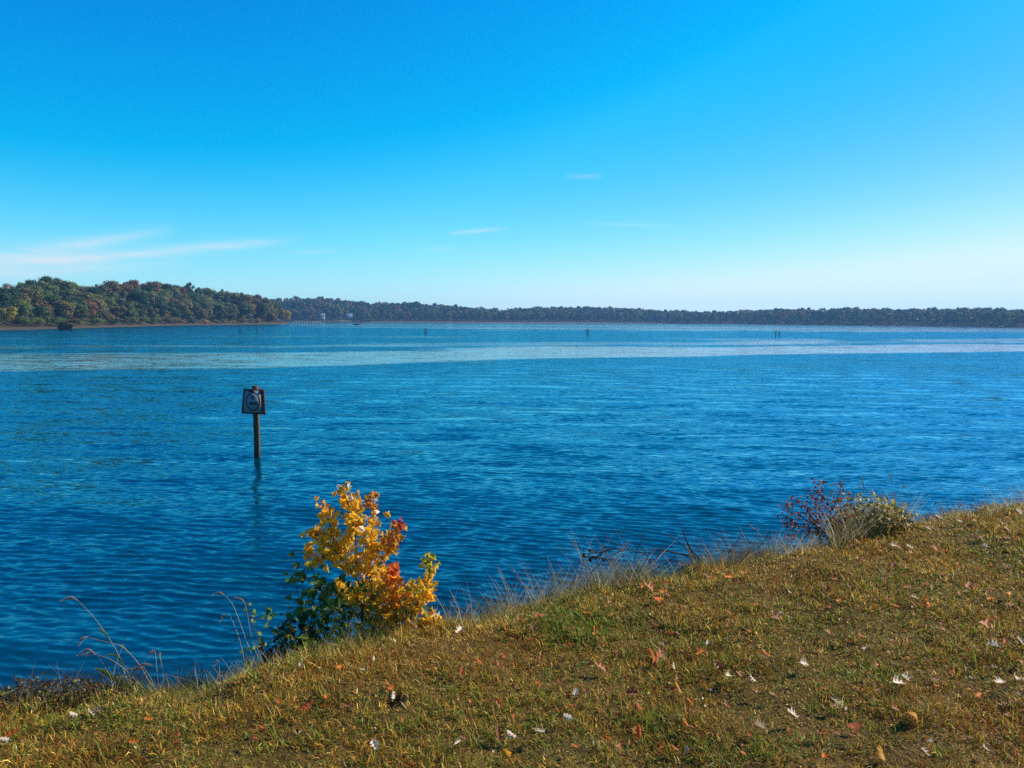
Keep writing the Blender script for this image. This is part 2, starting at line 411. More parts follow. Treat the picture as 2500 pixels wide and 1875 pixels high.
def build_grass():
    gm = mat('grass_blade', attr='Col', rough=0.5, spec=0.15, transl=0.38)
    # lawn
    n0 = 1850000
    X = rng.uniform(-4.2, 8.2, n0); Y = rng.uniform(1.7, 10.2, n0)
    d = edge_d(X, Y); r = np.hypot(X, Y)
    inside = (np.abs(X) < 0.78 * Y + 0.5) & (d < 0.55)
    dens = np.clip((3.6 / r) ** 1.0, 0.12, 1.0)
    keep = inside & (rng.uniform(size=n0) < dens)
    bare = np.exp(-(((X - PIT[0]) / 0.036) ** 2 + ((Y - PIT[1]) / 0.052) ** 2)) > 0.45
    keep &= ~bare
    X, Y, d, r = X[keep], Y[keep], d[keep], r[keep]; k = len(X); print('blades', k)
    a, b, c, e = (Waves2D(wl, s)(X, Y) for wl, s in ((1.3, 41), (0.55, 42), (0.3, 43), (0.9, 44)))
    f = Waves2D(0.16, 45)(X, Y)
    wts = np.stack([1.0 + 0.5 * b, 1.5 + 0.7 * a + 0.4 * c, 1.0 + 0.3 * e, 0.78 - 0.5 * a + 0.4 * f, 0.38 + 0.35 * c - 0.2 * a, 0.30 + 0.25 * f, 0.36 + 0.32 * e + .15 * f, 0.10 + 0.08 * b, 0.95 + 0.3 * f - .3 * e], -1)
    def patch(px, py, rx, ry):
        q = on_lawn(px, py); return np.exp(-((X - q[0]) / rx) ** 2 - ((Y - q[1]) / ry) ** 2)
    gp = patch(1440, 1525, 0.28, 0.16) + patch(1400, 1560, 0.15, 0.12) + 0.8 * patch(2110, 1640, 0.13, 0.12) + 0.6 * patch(1600, 1770, .1, .1) + 0.5 * patch(300, 1760, .3, .12) + 0.6 * patch(1900, 1830, .12, .1) + .5 * patch(1750, 1840, .12, .1)
    wts[:, 3] += 9.0 * gp
    yp = patch(870, 1850, .22, .1) + patch(1330, 1870, .15, .06)
    wts[:, 5] += 2.0 * yp; wts[:, 6] += 1.6 * yp
    fringe = np.exp(-((d - 0.12) / 0.22) ** 2)
    wts[:, 4] += 2.2 * fringe; wts[:, 7] += 0.55 * fringe; wts[:, 1] *= 1 - 0.6 * fringe; wts[:, 0] += 0.8 * fringe
    wts = np.clip(wts, 0.02, None); cum = np.cumsum(wts / wts.sum(1, keepdims=True), 1)
    ci = np.minimum((rng.uniform(size=k)[:, None] > cum).sum(1), 8)
    C = PAL[ci] * np.where((ci == 3)[:, None], 1.25, 1.0) * np.array([2.45, 2.17, 1.02]) * rng.uniform(0.65, 1.35, (k, 1)) * rng.uniform(0.9, 1.1, (k, 3))
    tall = np.clip(0.85 + 0.24 * e + 0.2 * f, 0.5, 1.6)
    L = rng.uniform(0.022, 0.058, k) * tall * (1 + 1.0 * fringe) * (1 + 0.5 * gp)
    W = rng.uniform(0.0020, 0.0048, k) * (r / 3.2) ** 0.75 * (1 + 0.5 * (ci == 3))
    z = ground_z(X, Y)
    P = np.stack([X, Y, z - 0.003], -1)
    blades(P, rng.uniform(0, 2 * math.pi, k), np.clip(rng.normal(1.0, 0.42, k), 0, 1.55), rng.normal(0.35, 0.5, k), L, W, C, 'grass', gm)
    # weedy bank below the crest
    n1 = 60000
    X = rng.uniform(-5, 9, n1); d = rng.uniform(0.25, 2.2, n1) ** 1.0; Y = np.interp(X, _e[:, 0], _e[:, 1]) + d / 0.87
    C = PAL[rng.choice([0, 1, 2, 3, 4, 8, 7], n1, p=[.2, .2, .2, .12, .15, .1, .03])] * rng.uniform(0.6, 1.2, (n1, 1))
    P = np.stack([X, Y, ground_z(X, Y) - 0.005], -1)
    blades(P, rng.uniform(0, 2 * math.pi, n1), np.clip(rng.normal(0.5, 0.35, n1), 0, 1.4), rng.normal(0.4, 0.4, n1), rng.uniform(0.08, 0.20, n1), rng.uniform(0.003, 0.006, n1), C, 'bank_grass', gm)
    return gm

# ------------------------------------------------------------------ far shores
def far_tables():
    left = np.array([(-700, 880, 690), (-300, 830, 705), (0, 805, 700), (50, 803.5, 694), (100, 802.5, 679), (150, 801.5, 679), (200, 800, 692), (300, 797.5, 681), (400, 794.7, 684), (500, 793.4, 699), (600, 792.2, 714), (680, 791.2, 736), (706, 790.8, 758)], float)
    far = np.array([(560, 785.3, 728), (700, 785.6, 726), (780, 786, 724), (860, 786.2, 733), (900, 786.3, 736), (1000, 786.7, 737), (1100, 787.2, 744), (1230, 787.8, 754), (1300, 788, 750), (1400, 788.3, 747), (1500, 788.7, 749), (1600, 789.4, 755), (1700, 790.3, 760), (1800, 791, 758), (1850, 791.4, 755), (1900, 792, 752), (2000, 793, 754), (2050, 793.5, 750.5), (2170, 794.8, 752), (2300, 796.2, 752.5), (2400, 797.4, 751.5), (2500, 798.8, 757), (2700, 802, 752), (3100, 808, 745)], float)
    return left, far

def shore_info(tab, px):
    yb = np.interp(px, tab[:, 0], tab[:, 1]); yt = np.interp(px, tab[:, 0], tab[:, 2]); h0 = 780 + (px - 1250) * math.tan(ROLL)
    return H * F / (yb - h0), (h0 - yt) / F                       # forward distance of the waterline, tangent of the skyline's elevation

def ground_noise_color(name, stops, scale):
    m = bpy.data.materials.new(name); m.use_nodes = True
    t = NT(m.node_tree); p = m.node_tree.nodes['Principled BSDF']
    a = t.noise(t.n('ShaderNodeNewGeometry').outputs['Position'], scale, 5, 0.65).outputs[0]
    t.link(t.ramp(a, stops), p.inputs['Base Color']); p.inputs['Roughness'].default_value = 0.95; p.inputs['Specular IOR Level'].default_value = 0.05
    return m

def terrain(name, tab, offs, prof, ridge, m, step):
    """ground behind a waterline; offs are metres behind it, prof 0..1 of the ridge height or a negative/absolute metre value"""
    px = np.arange(tab[0, 0], tab[-1, 0] + 0.1, step); D, tn = shore_info(tab, px)
    V = np.zeros((len(px), len(offs), 3))
    top = np.maximum(ridge(px, D, tn), 1.5)
    for j, (o, pr) in enumerate(zip(offs, prof)):
        y = D + o * np.minimum(1, 0.25 + 0.75 * np.clip((tab[-1, 0] - px) / 150, 0, 1)) if name == 'peninsula_hill' else D + o
        V[:, j, 0] = (px - 1250) / F * y; V[:, j, 1] = y
        V[:, j, 2] = pr if pr < 0 or j < 3 else 1.2 + pr * (top - 1.2)
    idx = np.arange(len(px) * len(offs)).reshape(len(px), len(offs))
    Q = np.stack([idx[:-1, :-1], idx[1:, :-1], idx[1:, 1:], idx[:-1, 1:]], -1).reshape(-1, 4)
    me = make_mesh(name, V, Q, smooth=True); o = obj(name, me, m); o['kind'] = 'structure'
    return px, V

TREE_H = 17.0
def crown_mesh(name, seed, nq, shape, size):
    """leaf sprays spread through a handful of overlapping limbs; unit tree: height 1, crown from 0.2 to 1"""
    g = np.random.default_rng(seed)
    nb = {'round': 15, 'tall': 15, 'cone': 16, 'bush': 12, 'open': 8}[shape]
    cen, rd = [], []
    for i in range(nb):
        t = g.uniform(0, 1); a = g.uniform(0, 2 * math.pi)
        if shape == 'round': z = 0.34 + 0.52 * t; q = 0.25 * math.sqrt(max(0, 1 - ((t - 0.4) / 0.68) ** 2)); br = g.uniform(0.10, 0.17)
        elif shape == 'tall': z = 0.26 + 0.62 * t; q = 0.17 * math.sqrt(max(0, 1 - ((t - 0.45) / 0.62) ** 2)); br = g.uniform(0.08, 0.13)
        elif shape == 'cone': z = 0.14 + 0.78 * t; q = 0.18 * (1.0 - t); br = 0.05 + 0.10 * (1 - t)
        elif shape == 'bush': z = 0.25 + 0.5 * t; q = 0.36 * (1 - 0.6 * t); br = g.uniform(0.18, 0.27)
        else: z = 0.42 + 0.45 * t; q = 0.28 * math.sqrt(max(0, 1 - ((t - 0.4) / 0.7) ** 2)); br = g.uniform(0.07, 0.12)
        q *= math.sqrt(g.uniform(0.15, 1)) * 1.1
        cen.append((q * math.cos(a), q * math.sin(a), z)); rd.append(br)
    cen, rd = np.array(cen), np.array(rd)
    bi = g.choice(nb, nq, p=rd ** 2 / (rd ** 2).sum())
    v = g.normal(size=(nq, 3)); v /= np.linalg.norm(v, axis=1)[:, None]
    rr = rd[bi] * g.uniform(0.25, 1.0, nq) ** 0.45 * g.uniform(0.75, 1.38, nq)
    C = cen[bi] + v * rr[:, None] * np.array([1, 1, 0.85])
    C[:, 2] = np.clip(C[:, 2], 0.03, 1.02)
    nrm = v * 1.0 + g.normal(size=(nq, 3)) * 0.38 + np.array([0, 0, 0.25]); nrm /= np.linalg.norm(nrm, axis=1)[:, None]
    a = np.cross(nrm, g.normal(size=(nq, 3))); a /= np.linalg.norm(a, axis=1)[:, None]; b = np.cross(nrm, a)
    s = size * g.uniform(0.6, 1.35, nq)[:, None]; s2 = s * g.uniform(0.5, 1.0, nq)[:, None]
    V = np.stack([C - a * s, C - b * s2, C + a * s * 0.9, C + b * s2 * 1.1], 1)
    Q = np.arange(nq * 4).reshape(nq, 4)
    return V.reshape(-1, 3), Q

def trunk_mb(seed, lean=0.03):
    g = np.random.default_rng(seed); b = MB()
    P = smooth_path([(0, 0, -0.05), (g.normal(0, lean), g.normal(0, lean), 0.3), (g.normal(0, lean), g.normal(0, lean), 0.62), (g.normal(0, lean * 1.5), g.normal(0, lean * 1.5), 0.86)], 3)
    b.tube(P, np.linspace(0.017, 0.004, len(P)), 6)
    for i in range(6):
        t = g.uniform(0.35, 0.8); k = P[int(t * (len(P) - 1))]; a = g.uniform(0, 6.28); ln = g.uniform(0.1, 0.24)
        e = k + np.array([math.cos(a) * ln, math.sin(a) * ln, ln * g.uniform(0.5, 1.0)])
        b.tube([k, (k + e) / 2 + np.array([0, 0, -0.01]), e], [0.007, 0.005, 0.002], 4)
    return b

KIND = {  # crown colours that belong to the leaves themselves
    'dark green': [(0.026, 0.055, 0.016), (0.036, 0.066, 0.018), (0.030, 0.052, 0.024)],
    'olive green': [(0.085, 0.105, 0.026), (0.105, 0.115, 0.030), (0.070, 0.095, 0.030)],
    'brown green': [(0.115, 0.095, 0.028), (0.100, 0.098, 0.032), (0.125, 0.100, 0.032)],
    'russet': [(0.150, 0.080, 0.028), (0.135, 0.082, 0.030), (0.155, 0.088, 0.030)],
    'red': [(0.120, 0.040, 0.024)], 'orange': [(0.150, 0.068, 0.024)], 'yellow': [(0.230, 0.180, 0.028)], 'yellow green': [(0.120, 0.135, 0.028)],
    'golden brown': [(0.165, 0.105, 0.028)], 'grey': [(0.20, 0.16, 0.13)]}

def build_far():
    left, far = far_tables()
    wood_ground = ground_noise_color('wood_floor', [(0.3, (0.03, 0.028, 0.012)), (0.6, (0.075, 0.058, 0.028)), (0.8, (0.12, 0.085, 0.04))], 0.12)
    L_OFF = [-14, 0, 9, 20, 45, 80, 115, 160, 240]; L_PR = [-1.2, 0.0, 0.55, 0.03, 0.34, 0.75, 1.0, 0.85, 0.1]
    lr = lambda px, D, tn: H + tn * (D + 115) - TREE_H * 0.93
    terrain('peninsula_hill', left, L_OFF, L_PR, lr, wood_ground, 12)
    F_OFF = [-20, 0, 8, 22, 70, 140, 230, 330, 480]; F_PR = [-1.2, 0.0, 0.6, 0.05, 0.3, 0.7, 1.0, 0.9, 0.1]
    fr = lambda px, D, tn: H + tn * (D + 230) - TREE_H * 0.93
    terrain('hills', far, F_OFF, F_PR, fr, wood_ground, 20)
    # mud and sand at the water's edge: low wedges a little proud of the terrain
    mud = ground_noise_color('shore_mud', [(0.3, (0.060, 0.050, 0.036)), (0.55, (0.095, 0.078, 0.055)), (0.8, (0.16, 0.13, 0.095))], 0.35)
    sand = ground_noise_color('shore_sand', [(0.3, (0.10, 0.085, 0.06)), (0.55, (0.16, 0.13, 0.09)), (0.8, (0.23, 0.19, 0.13))], 0.3)
    def strip(name, tab, p0, p1, wid, m, z1, seed):
        px = np.arange(p0, p1 + 0.1, 6.0); D, _ = shore_info(tab, px); k = wid(px); nz = Waves2D(90, seed)(px, 0 * px)
        V = []
        for f, z in ((-0.9, -0.25), (-0.55, 0.06), (0.0, 0.32), (0.6, z1), (1.0, z1 + .1)):
            y = D + k * f * (1 + 0.25 * nz * (f < 0)); V.append(np.stack([(px - 1250) / F * y, y, np.full_like(px, z)], -1))
        V = np.stack(V, 1); idx = np.arange(V.shape[0] * V.shape[1]).reshape(V.shape[:2])
        Q = np.stack([idx[:-1, :-1], idx[1:, :-1], idx[1:, 1:], idx[:-1, 1:]], -1).reshape(-1, 4)
        o = obj(name, make_mesh(name, V, Q, smooth=True), m); o['kind'] = 'structure'
    strip('mud_shore', left, -400, 702, lambda p: np.interp(p, [-400, 0, 250, 420, 700], [30, 24, 22, 12, 6]), mud, 0.75, 2)
    strip('beach', far, 905, 1620, lambda p: np.interp(p, [905, 960, 1300, 1620], [6, 11, 8, 4]), sand, 0.9, 5)

    crown_m = mat('tree_foliage', objcol=True, rough=0.75, spec=0.12, transl=0.22, nscale=9.0, namp=0.42)
    stuff_m = mat('wood_foliage', attr='Col', rough=0.75, spec=0.12, transl=0.22)
    bark = mat('tree_bark', (0.10, 0.075, 0.055), 0.9, 0.1, nscale=20.0, namp=0.35)
    shapes = ['round', 'tall', 'round', 'tall', 'cone', 'bush', 'open', 'round']
    protos = []
    for i, sh in enumerate(shapes):
        V, Q = crown_mesh('crown', 100 + i, 2400 if sh != 'open' else 520, sh, 0.026)
        me = make_mesh('crown', V, Q); me.materials.append(crown_m)
        tb = trunk_mb(200 + i).mesh('trunk', True); tb.materials.append(bark)
        protos.append((sh, me, tb))
    pick = {'round': [0, 2, 7], 'tall': [1, 3], 'cone': [4], 'bush': [5], 'open': [6]}

    def tree(name, x, y, z, h, wscale, shape, col, label, cat, group=None):
        sh, me, tb = protos[random.choice(pick[shape])]
        root = empty(name, (x, y, z), label, cat, group, random.uniform(0, 6.28))
        root.scale = (h * wscale, h * wscale, h)
        c = obj('crown', me, None, root); k = random.uniform(0.8, 1.22)
        k *= 1.4; c.color = (col[0] * k, col[1] * k, col[2] * k, 1)
        obj('trunk', tb, None, root)
        return root

    def z_at(tab, offs, pr, ridge, px, o, pen):
        D, tn = shore_info(tab, np.array([px])); D, tn = float(D[0]), float(tn[0]); top = max(float(ridge(px, D, tn)), 1.5)
        zs = [p if (p < 0 or j < 3) else 1.2 + p * (top - 1.2) for j, p in enumerate(pr)]
        k = min(1, 0.25 + 0.75 * min(max((tab[-1, 0] - px) / 150, 0), 1)) if pen else 1.0
        y = D + o * k
        return (px - 1250) / F * y, y, float(np.interp(o, offs, zs)), tn

    used = []
    # ---- trees of the left peninsula that stand out one by one: px, offset, height, width, shape, colour, words
    special = [
        (27, 14, 8.5, 1.15, 'round', 'yellow', 'bright yellow tree at the foot of the wood, left end of the mud shore', 'tree'),
        (8, 18, 7.5, 1.0, 'round', 'yellow green', 'yellow green tree at the outer left end of the wooded shore', 'tree'),
        (216, 26, 12.0, 0.95, 'round', 'orange', 'rusty orange tree low in the dark wood, right of the brushy duck blind', 'tree'),
        (118, 22, 9.0, 1.0, 'round', 'red', 'dark red tree above the mud shore, left of the duck blind', 'tree'),
        (574, 66, 15.0, 0.8, 'round', 'yellow', 'yellow crown high in the wood near the right end of the peninsula', 'tree'),
        (632, 100, 17.0, 0.75, 'round', 'red', 'bright red crown on the skyline close to the peninsula tip', 'tree'),
        (446, 70, 16.0, 0.85, 'round', 'red', 'dull red crown in the upper middle of the peninsula wood', 'tree'),
        (330, 92, 17.0, 0.8, 'round', 'orange', 'orange brown crown just under the top of the peninsula hill', 'tree'),
        (475, 42, 16.5, 1.15, 'round', 'dark green', 'broad dark green tree above the sandy bare patch of the shore', 'tree'),
        (340, 42, 17.0, 1.1, 'round', 'dark green', 'big dark green tree behind the long shore shrubs, left one of two', 'tree'),
        (388, 42, 16.5, 0.95, 'round', 'dark green', 'big dark green tree behind the long shore shrubs, right one of two', 'tree'),
        (84, 104, 16.5, 0.75, 'round', 'dark green', 'tall dark round tree standing out on the left skyline', 'tree'),
        (118, 108, 17.5, 0.8, 'round', 'dark green', 'tallest broad dark tree of the left skyline', 'tree'),
        (146, 106, 16.5, 0.8, 'tall', 'olive green', 'tall olive tree on the left skyline beside the tallest dark one', 'tree'),
        (25, 104, 18.0, 0.7, 'open', 'grey', 'thin bare greyish tree sticking out of the left skyline', 'tree'),
        (472, 112, 19.0, 0.75, 'open', 'dark green', 'thin crowned tree sticking up right of the hilltop', 'tree'),
        (548, 110, 18.5, 0.7, 'tall', 'dark green', 'narrow dark tree standing out on the descending skyline', 'tree'),
        (686, 12, 15.0, 0.8, 'round', 'golden brown', 'golden brown tree at the water on the peninsula tip', 'tree'),
        (700, 8, 12.0, 0.8, 'round', 'yellow', 'yellow gold tree outermost on the peninsula tip', 'tree'),
        (668, 16, 16.0, 0.75, 'tall', 'golden brown', 'tall brownish tree second row behind the peninsula tip', 'tree'),
        (652, 26, 19.0, 0.8, 'tall', 'brown green', 'tall rough tree over the bare bank near the tip', 'tree')]
    for (px, o, h, ws, sh, kc, lab, cat) in special:
        x, y, z, tn = z_at(left, L_OFF, L_PR, lr, px, o, True)
        tree('broadleaf_tree', x, y, z - 0.2, h, ws, sh, KIND[kc][0], lab, cat); used.append((x, y))
    shr = [(505, 7, 4.2, 1.3, 'yellow', 'small bright yellow shrub on the sandy shore patch'),
           (322, 10, 5.6, 1.6, 'yellow green', 'light green shrub at the left end of the long shore thicket'),
           (350, 11, 5.8, 1.7, 'olive green', 'rounded olive shrub second in the long shore thicket'),
           (378, 12, 6.0, 1.6, 'olive green', 'olive shrub in the middle of the long shore thicket'),
           (406, 12, 6.2, 1.6, 'brown green', 'brownish shrub fourth in the long shore thicket'),
           (432, 11, 5.6, 1.5, 'brown green', 'brown green shrub at the right end of the long shore thicket'),
           (60, 12, 5.5, 1.4, 'olive green', 'olive shrub beside the bright yellow tree on the mud shore'),
           (92, 11, 5.0, 1.5, 'yellow green', 'low yellow green shrub at the mud, left of the duck blind'),
           (140, 12, 5.2, 1.5, 'olive green', 'low olive shrub directly behind the duck blind'),
           (185, 11, 4.6, 1.6, 'brown green', 'low brown green shrub just right of the duck blind'),
           (240, 11, 4.8, 1.5, 'olive green', 'low olive shrub under the rusty orange tree'),
           (280, 10, 4.6, 1.5, 'dark green', 'low dark shrub between the orange tree and the shore thicket'),
           (468, 9, 4.0, 1.5, 'dark green', 'low dark shrub left of the sandy shore patch'),
           (545, 9, 4.6, 1.4, 'olive green', 'low olive shrub right of the small bright yellow one'),
           (590, 8, 5.0, 1.4, 'brown green', 'brown green shrub on the shore before the tip'),
           (632, 7, 5.6, 1.3, 'golden brown', 'golden brown shrub at the foot of the bare bank near the tip')]
    for (px, o, h, ws, kc, lab) in shr:
        x, y, z, tn = z_at(left, L_OFF, L_PR, lr, px, o, True)
        tree('shore_shrub', x, y, z - 0.2, h, ws, 'bush', KIND[kc][0], lab, 'shrub', 'shrubs along the left shore'); used.append((x, y))
    # ---- the rest of the peninsula wood
    mixL = ['dark green'] * 6 + ['olive green'] * 7 + ['brown green'] * 4 + ['russet'] * 1
    labL = {'dark green': 'dark green tree among the mixed autumn wood on the left peninsula', 'olive green': 'olive green tree among the mixed autumn wood on the left peninsula',
            'brown green': 'brownish green tree among the mixed autumn wood on the left peninsula', 'russet': 'russet tree among the mixed autumn wood on the left peninsula'}
    cnt = 0
    for o, hm in ((20, 10.5), (32, 12.5), (46, 14.5), (62, 16), (78, 16.5), (94, 17), (112, 17)):
        px = -90 + random.uniform(0, 12)
        while px < 690 - (o > 60) * 18:
            x, y, z, tn = z_at(left, L_OFF, L_PR, lr, px + random.uniform(-5, 5), o + random.uniform(-6, 6), True)
            if all((x - a) ** 2 + (y - b) ** 2 > 20 for a, b in used):
                h = hm * random.uniform(0.82, 1.14) * (1.0 + 0.35 * min(max((px - 540) / 100, 0), 1)); zt = H + tn * y
                if z + h > zt + 0.3: h = max(6, zt - z + random.uniform(-1.6, 0.4))
                kc = random.choice(mixL)
                qx = (x / y) * F + 1250
                where = ('left of the duck blind' if qx < 120 else 'above the duck blind' if qx < 190 else 'around the rusty orange tree' if qx < 265 else 'above the left half of the shore thicket' if qx < 360 else
                         'above the right half of the shore thicket' if qx < 450 else 'above the small bright yellow shrub' if qx < 545 else 'between the yellow crown and the tip' if qx < 640 else 'at the peninsula tip')
                row = 'front row' if o < 30 else 'lower slope' if o < 55 else 'upper slope' if o < 88 else 'skyline'
                ws_ = random.uniform(0.95, 1.4); size = ('tall ' if h > hm * 1.03 else 'short ' if h < hm * 0.9 else '') + ('wide ' if ws_ > 1.24 else 'slim ' if ws_ < 1.08 else '')
                tree('broadleaf_tree', x, y, z - 0.3, h, ws_, random.choice(['round', 'round', 'tall', 'cone' if kc == 'dark green' else 'round']),
                     random.choice(KIND[kc]), '%s%s tree, %s, %s' % (size, kc, row, where), 'tree', '%s%s %s trees of the peninsula wood %s' % (size, kc, row, where))
                cnt += 1
            px += 7.6 / y * F * random.uniform(0.85, 1.2)
    # ---- front rank of the far shore
    mixF = ['dark green'] * 8 + ['olive green'] * 6 + ['brown green'] * 5 + ['russet'] * 3 + ['golden brown'] + ['red']
    labF = {'dark green': 'dark green tree in the front rank of the long far shore', 'olive green': 'olive tree in the front rank of the long far shore',
            'brown green': 'brownish green tree in the front rank of the long far shore', 'russet': 'russet tree in the front rank of the long far shore',
            'red': 'reddish tree in the front rank of the long far shore', 'golden brown': 'golden brown tree in the front rank of the long far shore'}
    px = 700.0; cf = 0
    def fw(px):
        for lim, txt in ((765, 'behind the grey pier'), (800, 'beside the pale house'), (868, 'around the blue roofed house'), (940, 'behind the rounded shrubs'), (1040, 'left of the first close pile pair'), (1130, 'right of the first close pile pair'),
                         (1240, 'halfway between the two close pile pairs'), (1340, 'where the beach grows thin'), (1436, 'left of the tight pile pair'), (1530, 'right of the tight pile pair'), (1640, 'on the low dip of the skyline'),
                         (1760, 'beyond the low dip of the skyline'), (1880, 'left of the open pile pair'), (1990, 'right of the open pile pair'), (2100, 'under the highest right crest'), (2220, 'past the highest right crest'), (2350, 'near the right end'), (9999, 'at the right frame edge')):
            if px < lim: return txt
    while px < 2520:
        x, y, z, tn = z_at(far, F_OFF, F_PR, fr, px, random.uniform(20, 30), False)
        if not (765 < px < 800 or 836 < px < 868):
            kc = random.choice(mixF)
            h = random.uniform(11, 16.5); ws_ = random.uniform(0.85, 1.25); size = ('tall ' if h > 14.8 else 'short ' if h < 12.5 else '') + ('wide ' if ws_ > 1.12 else 'slim ' if ws_ < 0.97 else '')
            tree('broadleaf_tree', x, y, z - 0.3, h, ws_, random.choice(['round', 'round', 'tall']), random.choice(KIND[kc]), size + kc + ' tree of the far shore, ' + fw(px), 'tree', size + kc + ' trees of the far shore ' + fw(px))
            cf += 1
        px += 9.0 / y * F * random.uniform(0.85, 1.25)
    for (px, o, h, ws, kc, lab) in [(868, 14, 4.6, 1.9, 'dark green', 'rounded dark green shrub by the far lawn, left one of four'), (882, 13, 5.2, 1.9, 'dark green', 'rounded dark green shrub by the far lawn, second of four'),
                                    (897, 13, 5.2, 1.8, 'olive green', 'rounded olive shrub by the far lawn, third of four'), (910, 12, 4.4, 1.8, 'yellow green', 'rounded light green shrub by the far lawn, last of four'),
                                    (768, 16, 9.5, 0.9, 'russet', 'russet tree just left of the pale far house'), (938, 18, 9.5, 0.8, 'brown green', 'small rounded brown tree standing free on the far beach')]:
        x, y, z, tn = z_at(far, F_OFF, F_PR, fr, px, o, False)
        tree('shore_shrub' if ws > 1.2 else 'broadleaf_tree', x, y, z - 0.2, h, ws, 'bush' if ws > 1.2 else 'round', KIND[kc][0], lab, 'shrub' if ws > 1.2 else 'tree')
    print('individual trees', cnt, cf)

    # ---- the closed wood behind: one mass
    low = []
    for i, sh in enumerate(['round', 'tall', 'round', 'round']):
        low.append(crown_mesh('low', 300 + i, 165, sh, 0.074))
    Vs, Cs = [], []; nq = 0
    def mass(tab, offs, pr, ridge, rows, p0, p1, pen, step, mix):
        nonlocal nq
        for o, hm in rows:
            px = p0
            while px < p1:
                x, y, z, tn = z_at(tab, offs, pr, ridge, px, o + random.uniform(-7, 7), pen)
                zt = H + tn * y; h = hm * random.uniform(0.85, 1.15)
                if z + h > zt: h = max(5, zt - z + random.uniform(-2.6, 2.4))
                V, Q = random.choice(low); a = random.uniform(0, 6.28); ca, sa = math.cos(a), math.sin(a); ws = h * random.uniform(0.95, 1.3)
                W = np.stack([(V[:, 0] * ca - V[:, 1] * sa) * ws + x, (V[:, 0] * sa + V[:, 1] * ca) * ws + y, V[:, 2] * h + z], -1)
                kc = random.choice(mix); c = np.array(random.choice(KIND[kc])) * 1.4 * random.uniform(0.75, 1.25)
                Vs.append(W); Cs.append(np.repeat(c[None] * rng.uniform(0.65, 1.35, (len(Q), 1)), 4, 0)); nq += len(Q)
                px += step / y * F * random.uniform(0.8, 1.2)
    mass(far, F_OFF, F_PR, fr, ((45, 15), (70, 16), (100, 16.5), (140, 17), (185, 17), (232, 17), (275, 16)), 560, 2900, False, 10.0, mixF[:-2])
    mass(far, F_OFF, F_PR, fr, ((24, 14),), 2520, 2900, False, 9.0, mixF)
    mass(left, L_OFF, L_PR, lr, ((20, 11), (45, 14), (75, 16), (108, 17)), -500, -90, True, 8.0, mixL)
    mass(left, L_OFF, L_PR, lr, ((132, 15), (160, 15)), -300, 600, True, 9.0, mixL)
    low[:] = [crown_mesh('low', 340 + i, 110, 'bush', 0.095) for i in range(3)]
    mass(far, F_OFF, F_PR, fr, ((30, 6.5), (46, 8), (75, 8), (130, 8), (180, 8), (215, 8)), 560, 2900, False, 8.0, mixF[:-2])
    mass(left, L_OFF, L_PR, lr, ((28, 5), (50, 6), (70, 7), (92, 7), (116, 8)), -400, 680, True, 7.0, mixL)
    o = obj('woods', make_mesh('woods', np.concatenate(Vs), np.arange(nq * 4).reshape(-1, 4), colors=np.concatenate(Cs)), stuff_m); o['kind'] = 'stuff'
    # low reeds and scrub that fringe the far beach
    Vs, Cs = [], []
    for px in np.arange(930, 2500, 3.2):
        x, y, z, tn = z_at(far, F_OFF, F_PR, fr, px, random.uniform(9, 17), False)
        V, Q = low[0]; h = random.uniform(2.0, 4.2); ws = random.uniform(4, 7); sel = rng.choice(len(Q), 45, replace=False)
        W = V.reshape(-1, 4, 3)[sel].reshape(-1, 3) * np.array([ws, ws, h]) + np.array([x, y, z - 0.5])
        c = np.array(random.choice([(0.14, 0.105, 0.05), (0.11, 0.095, 0.035), (0.15, 0.085, 0.04), (0.06, 0.06, 0.02)]))
        Vs.append(W); Cs.append(np.tile(c, (len(W), 1)))
    V = np.concatenate(Vs)
    o = obj('undergrowth', make_mesh('undergrowth', V, np.arange(len(V)).reshape(-1, 4), colors=np.concatenate(Cs)), stuff_m); o['kind'] = 'stuff'
    return left, far, lambda px, o: z_at(far, F_OFF, F_PR, fr, px, o, False), bark

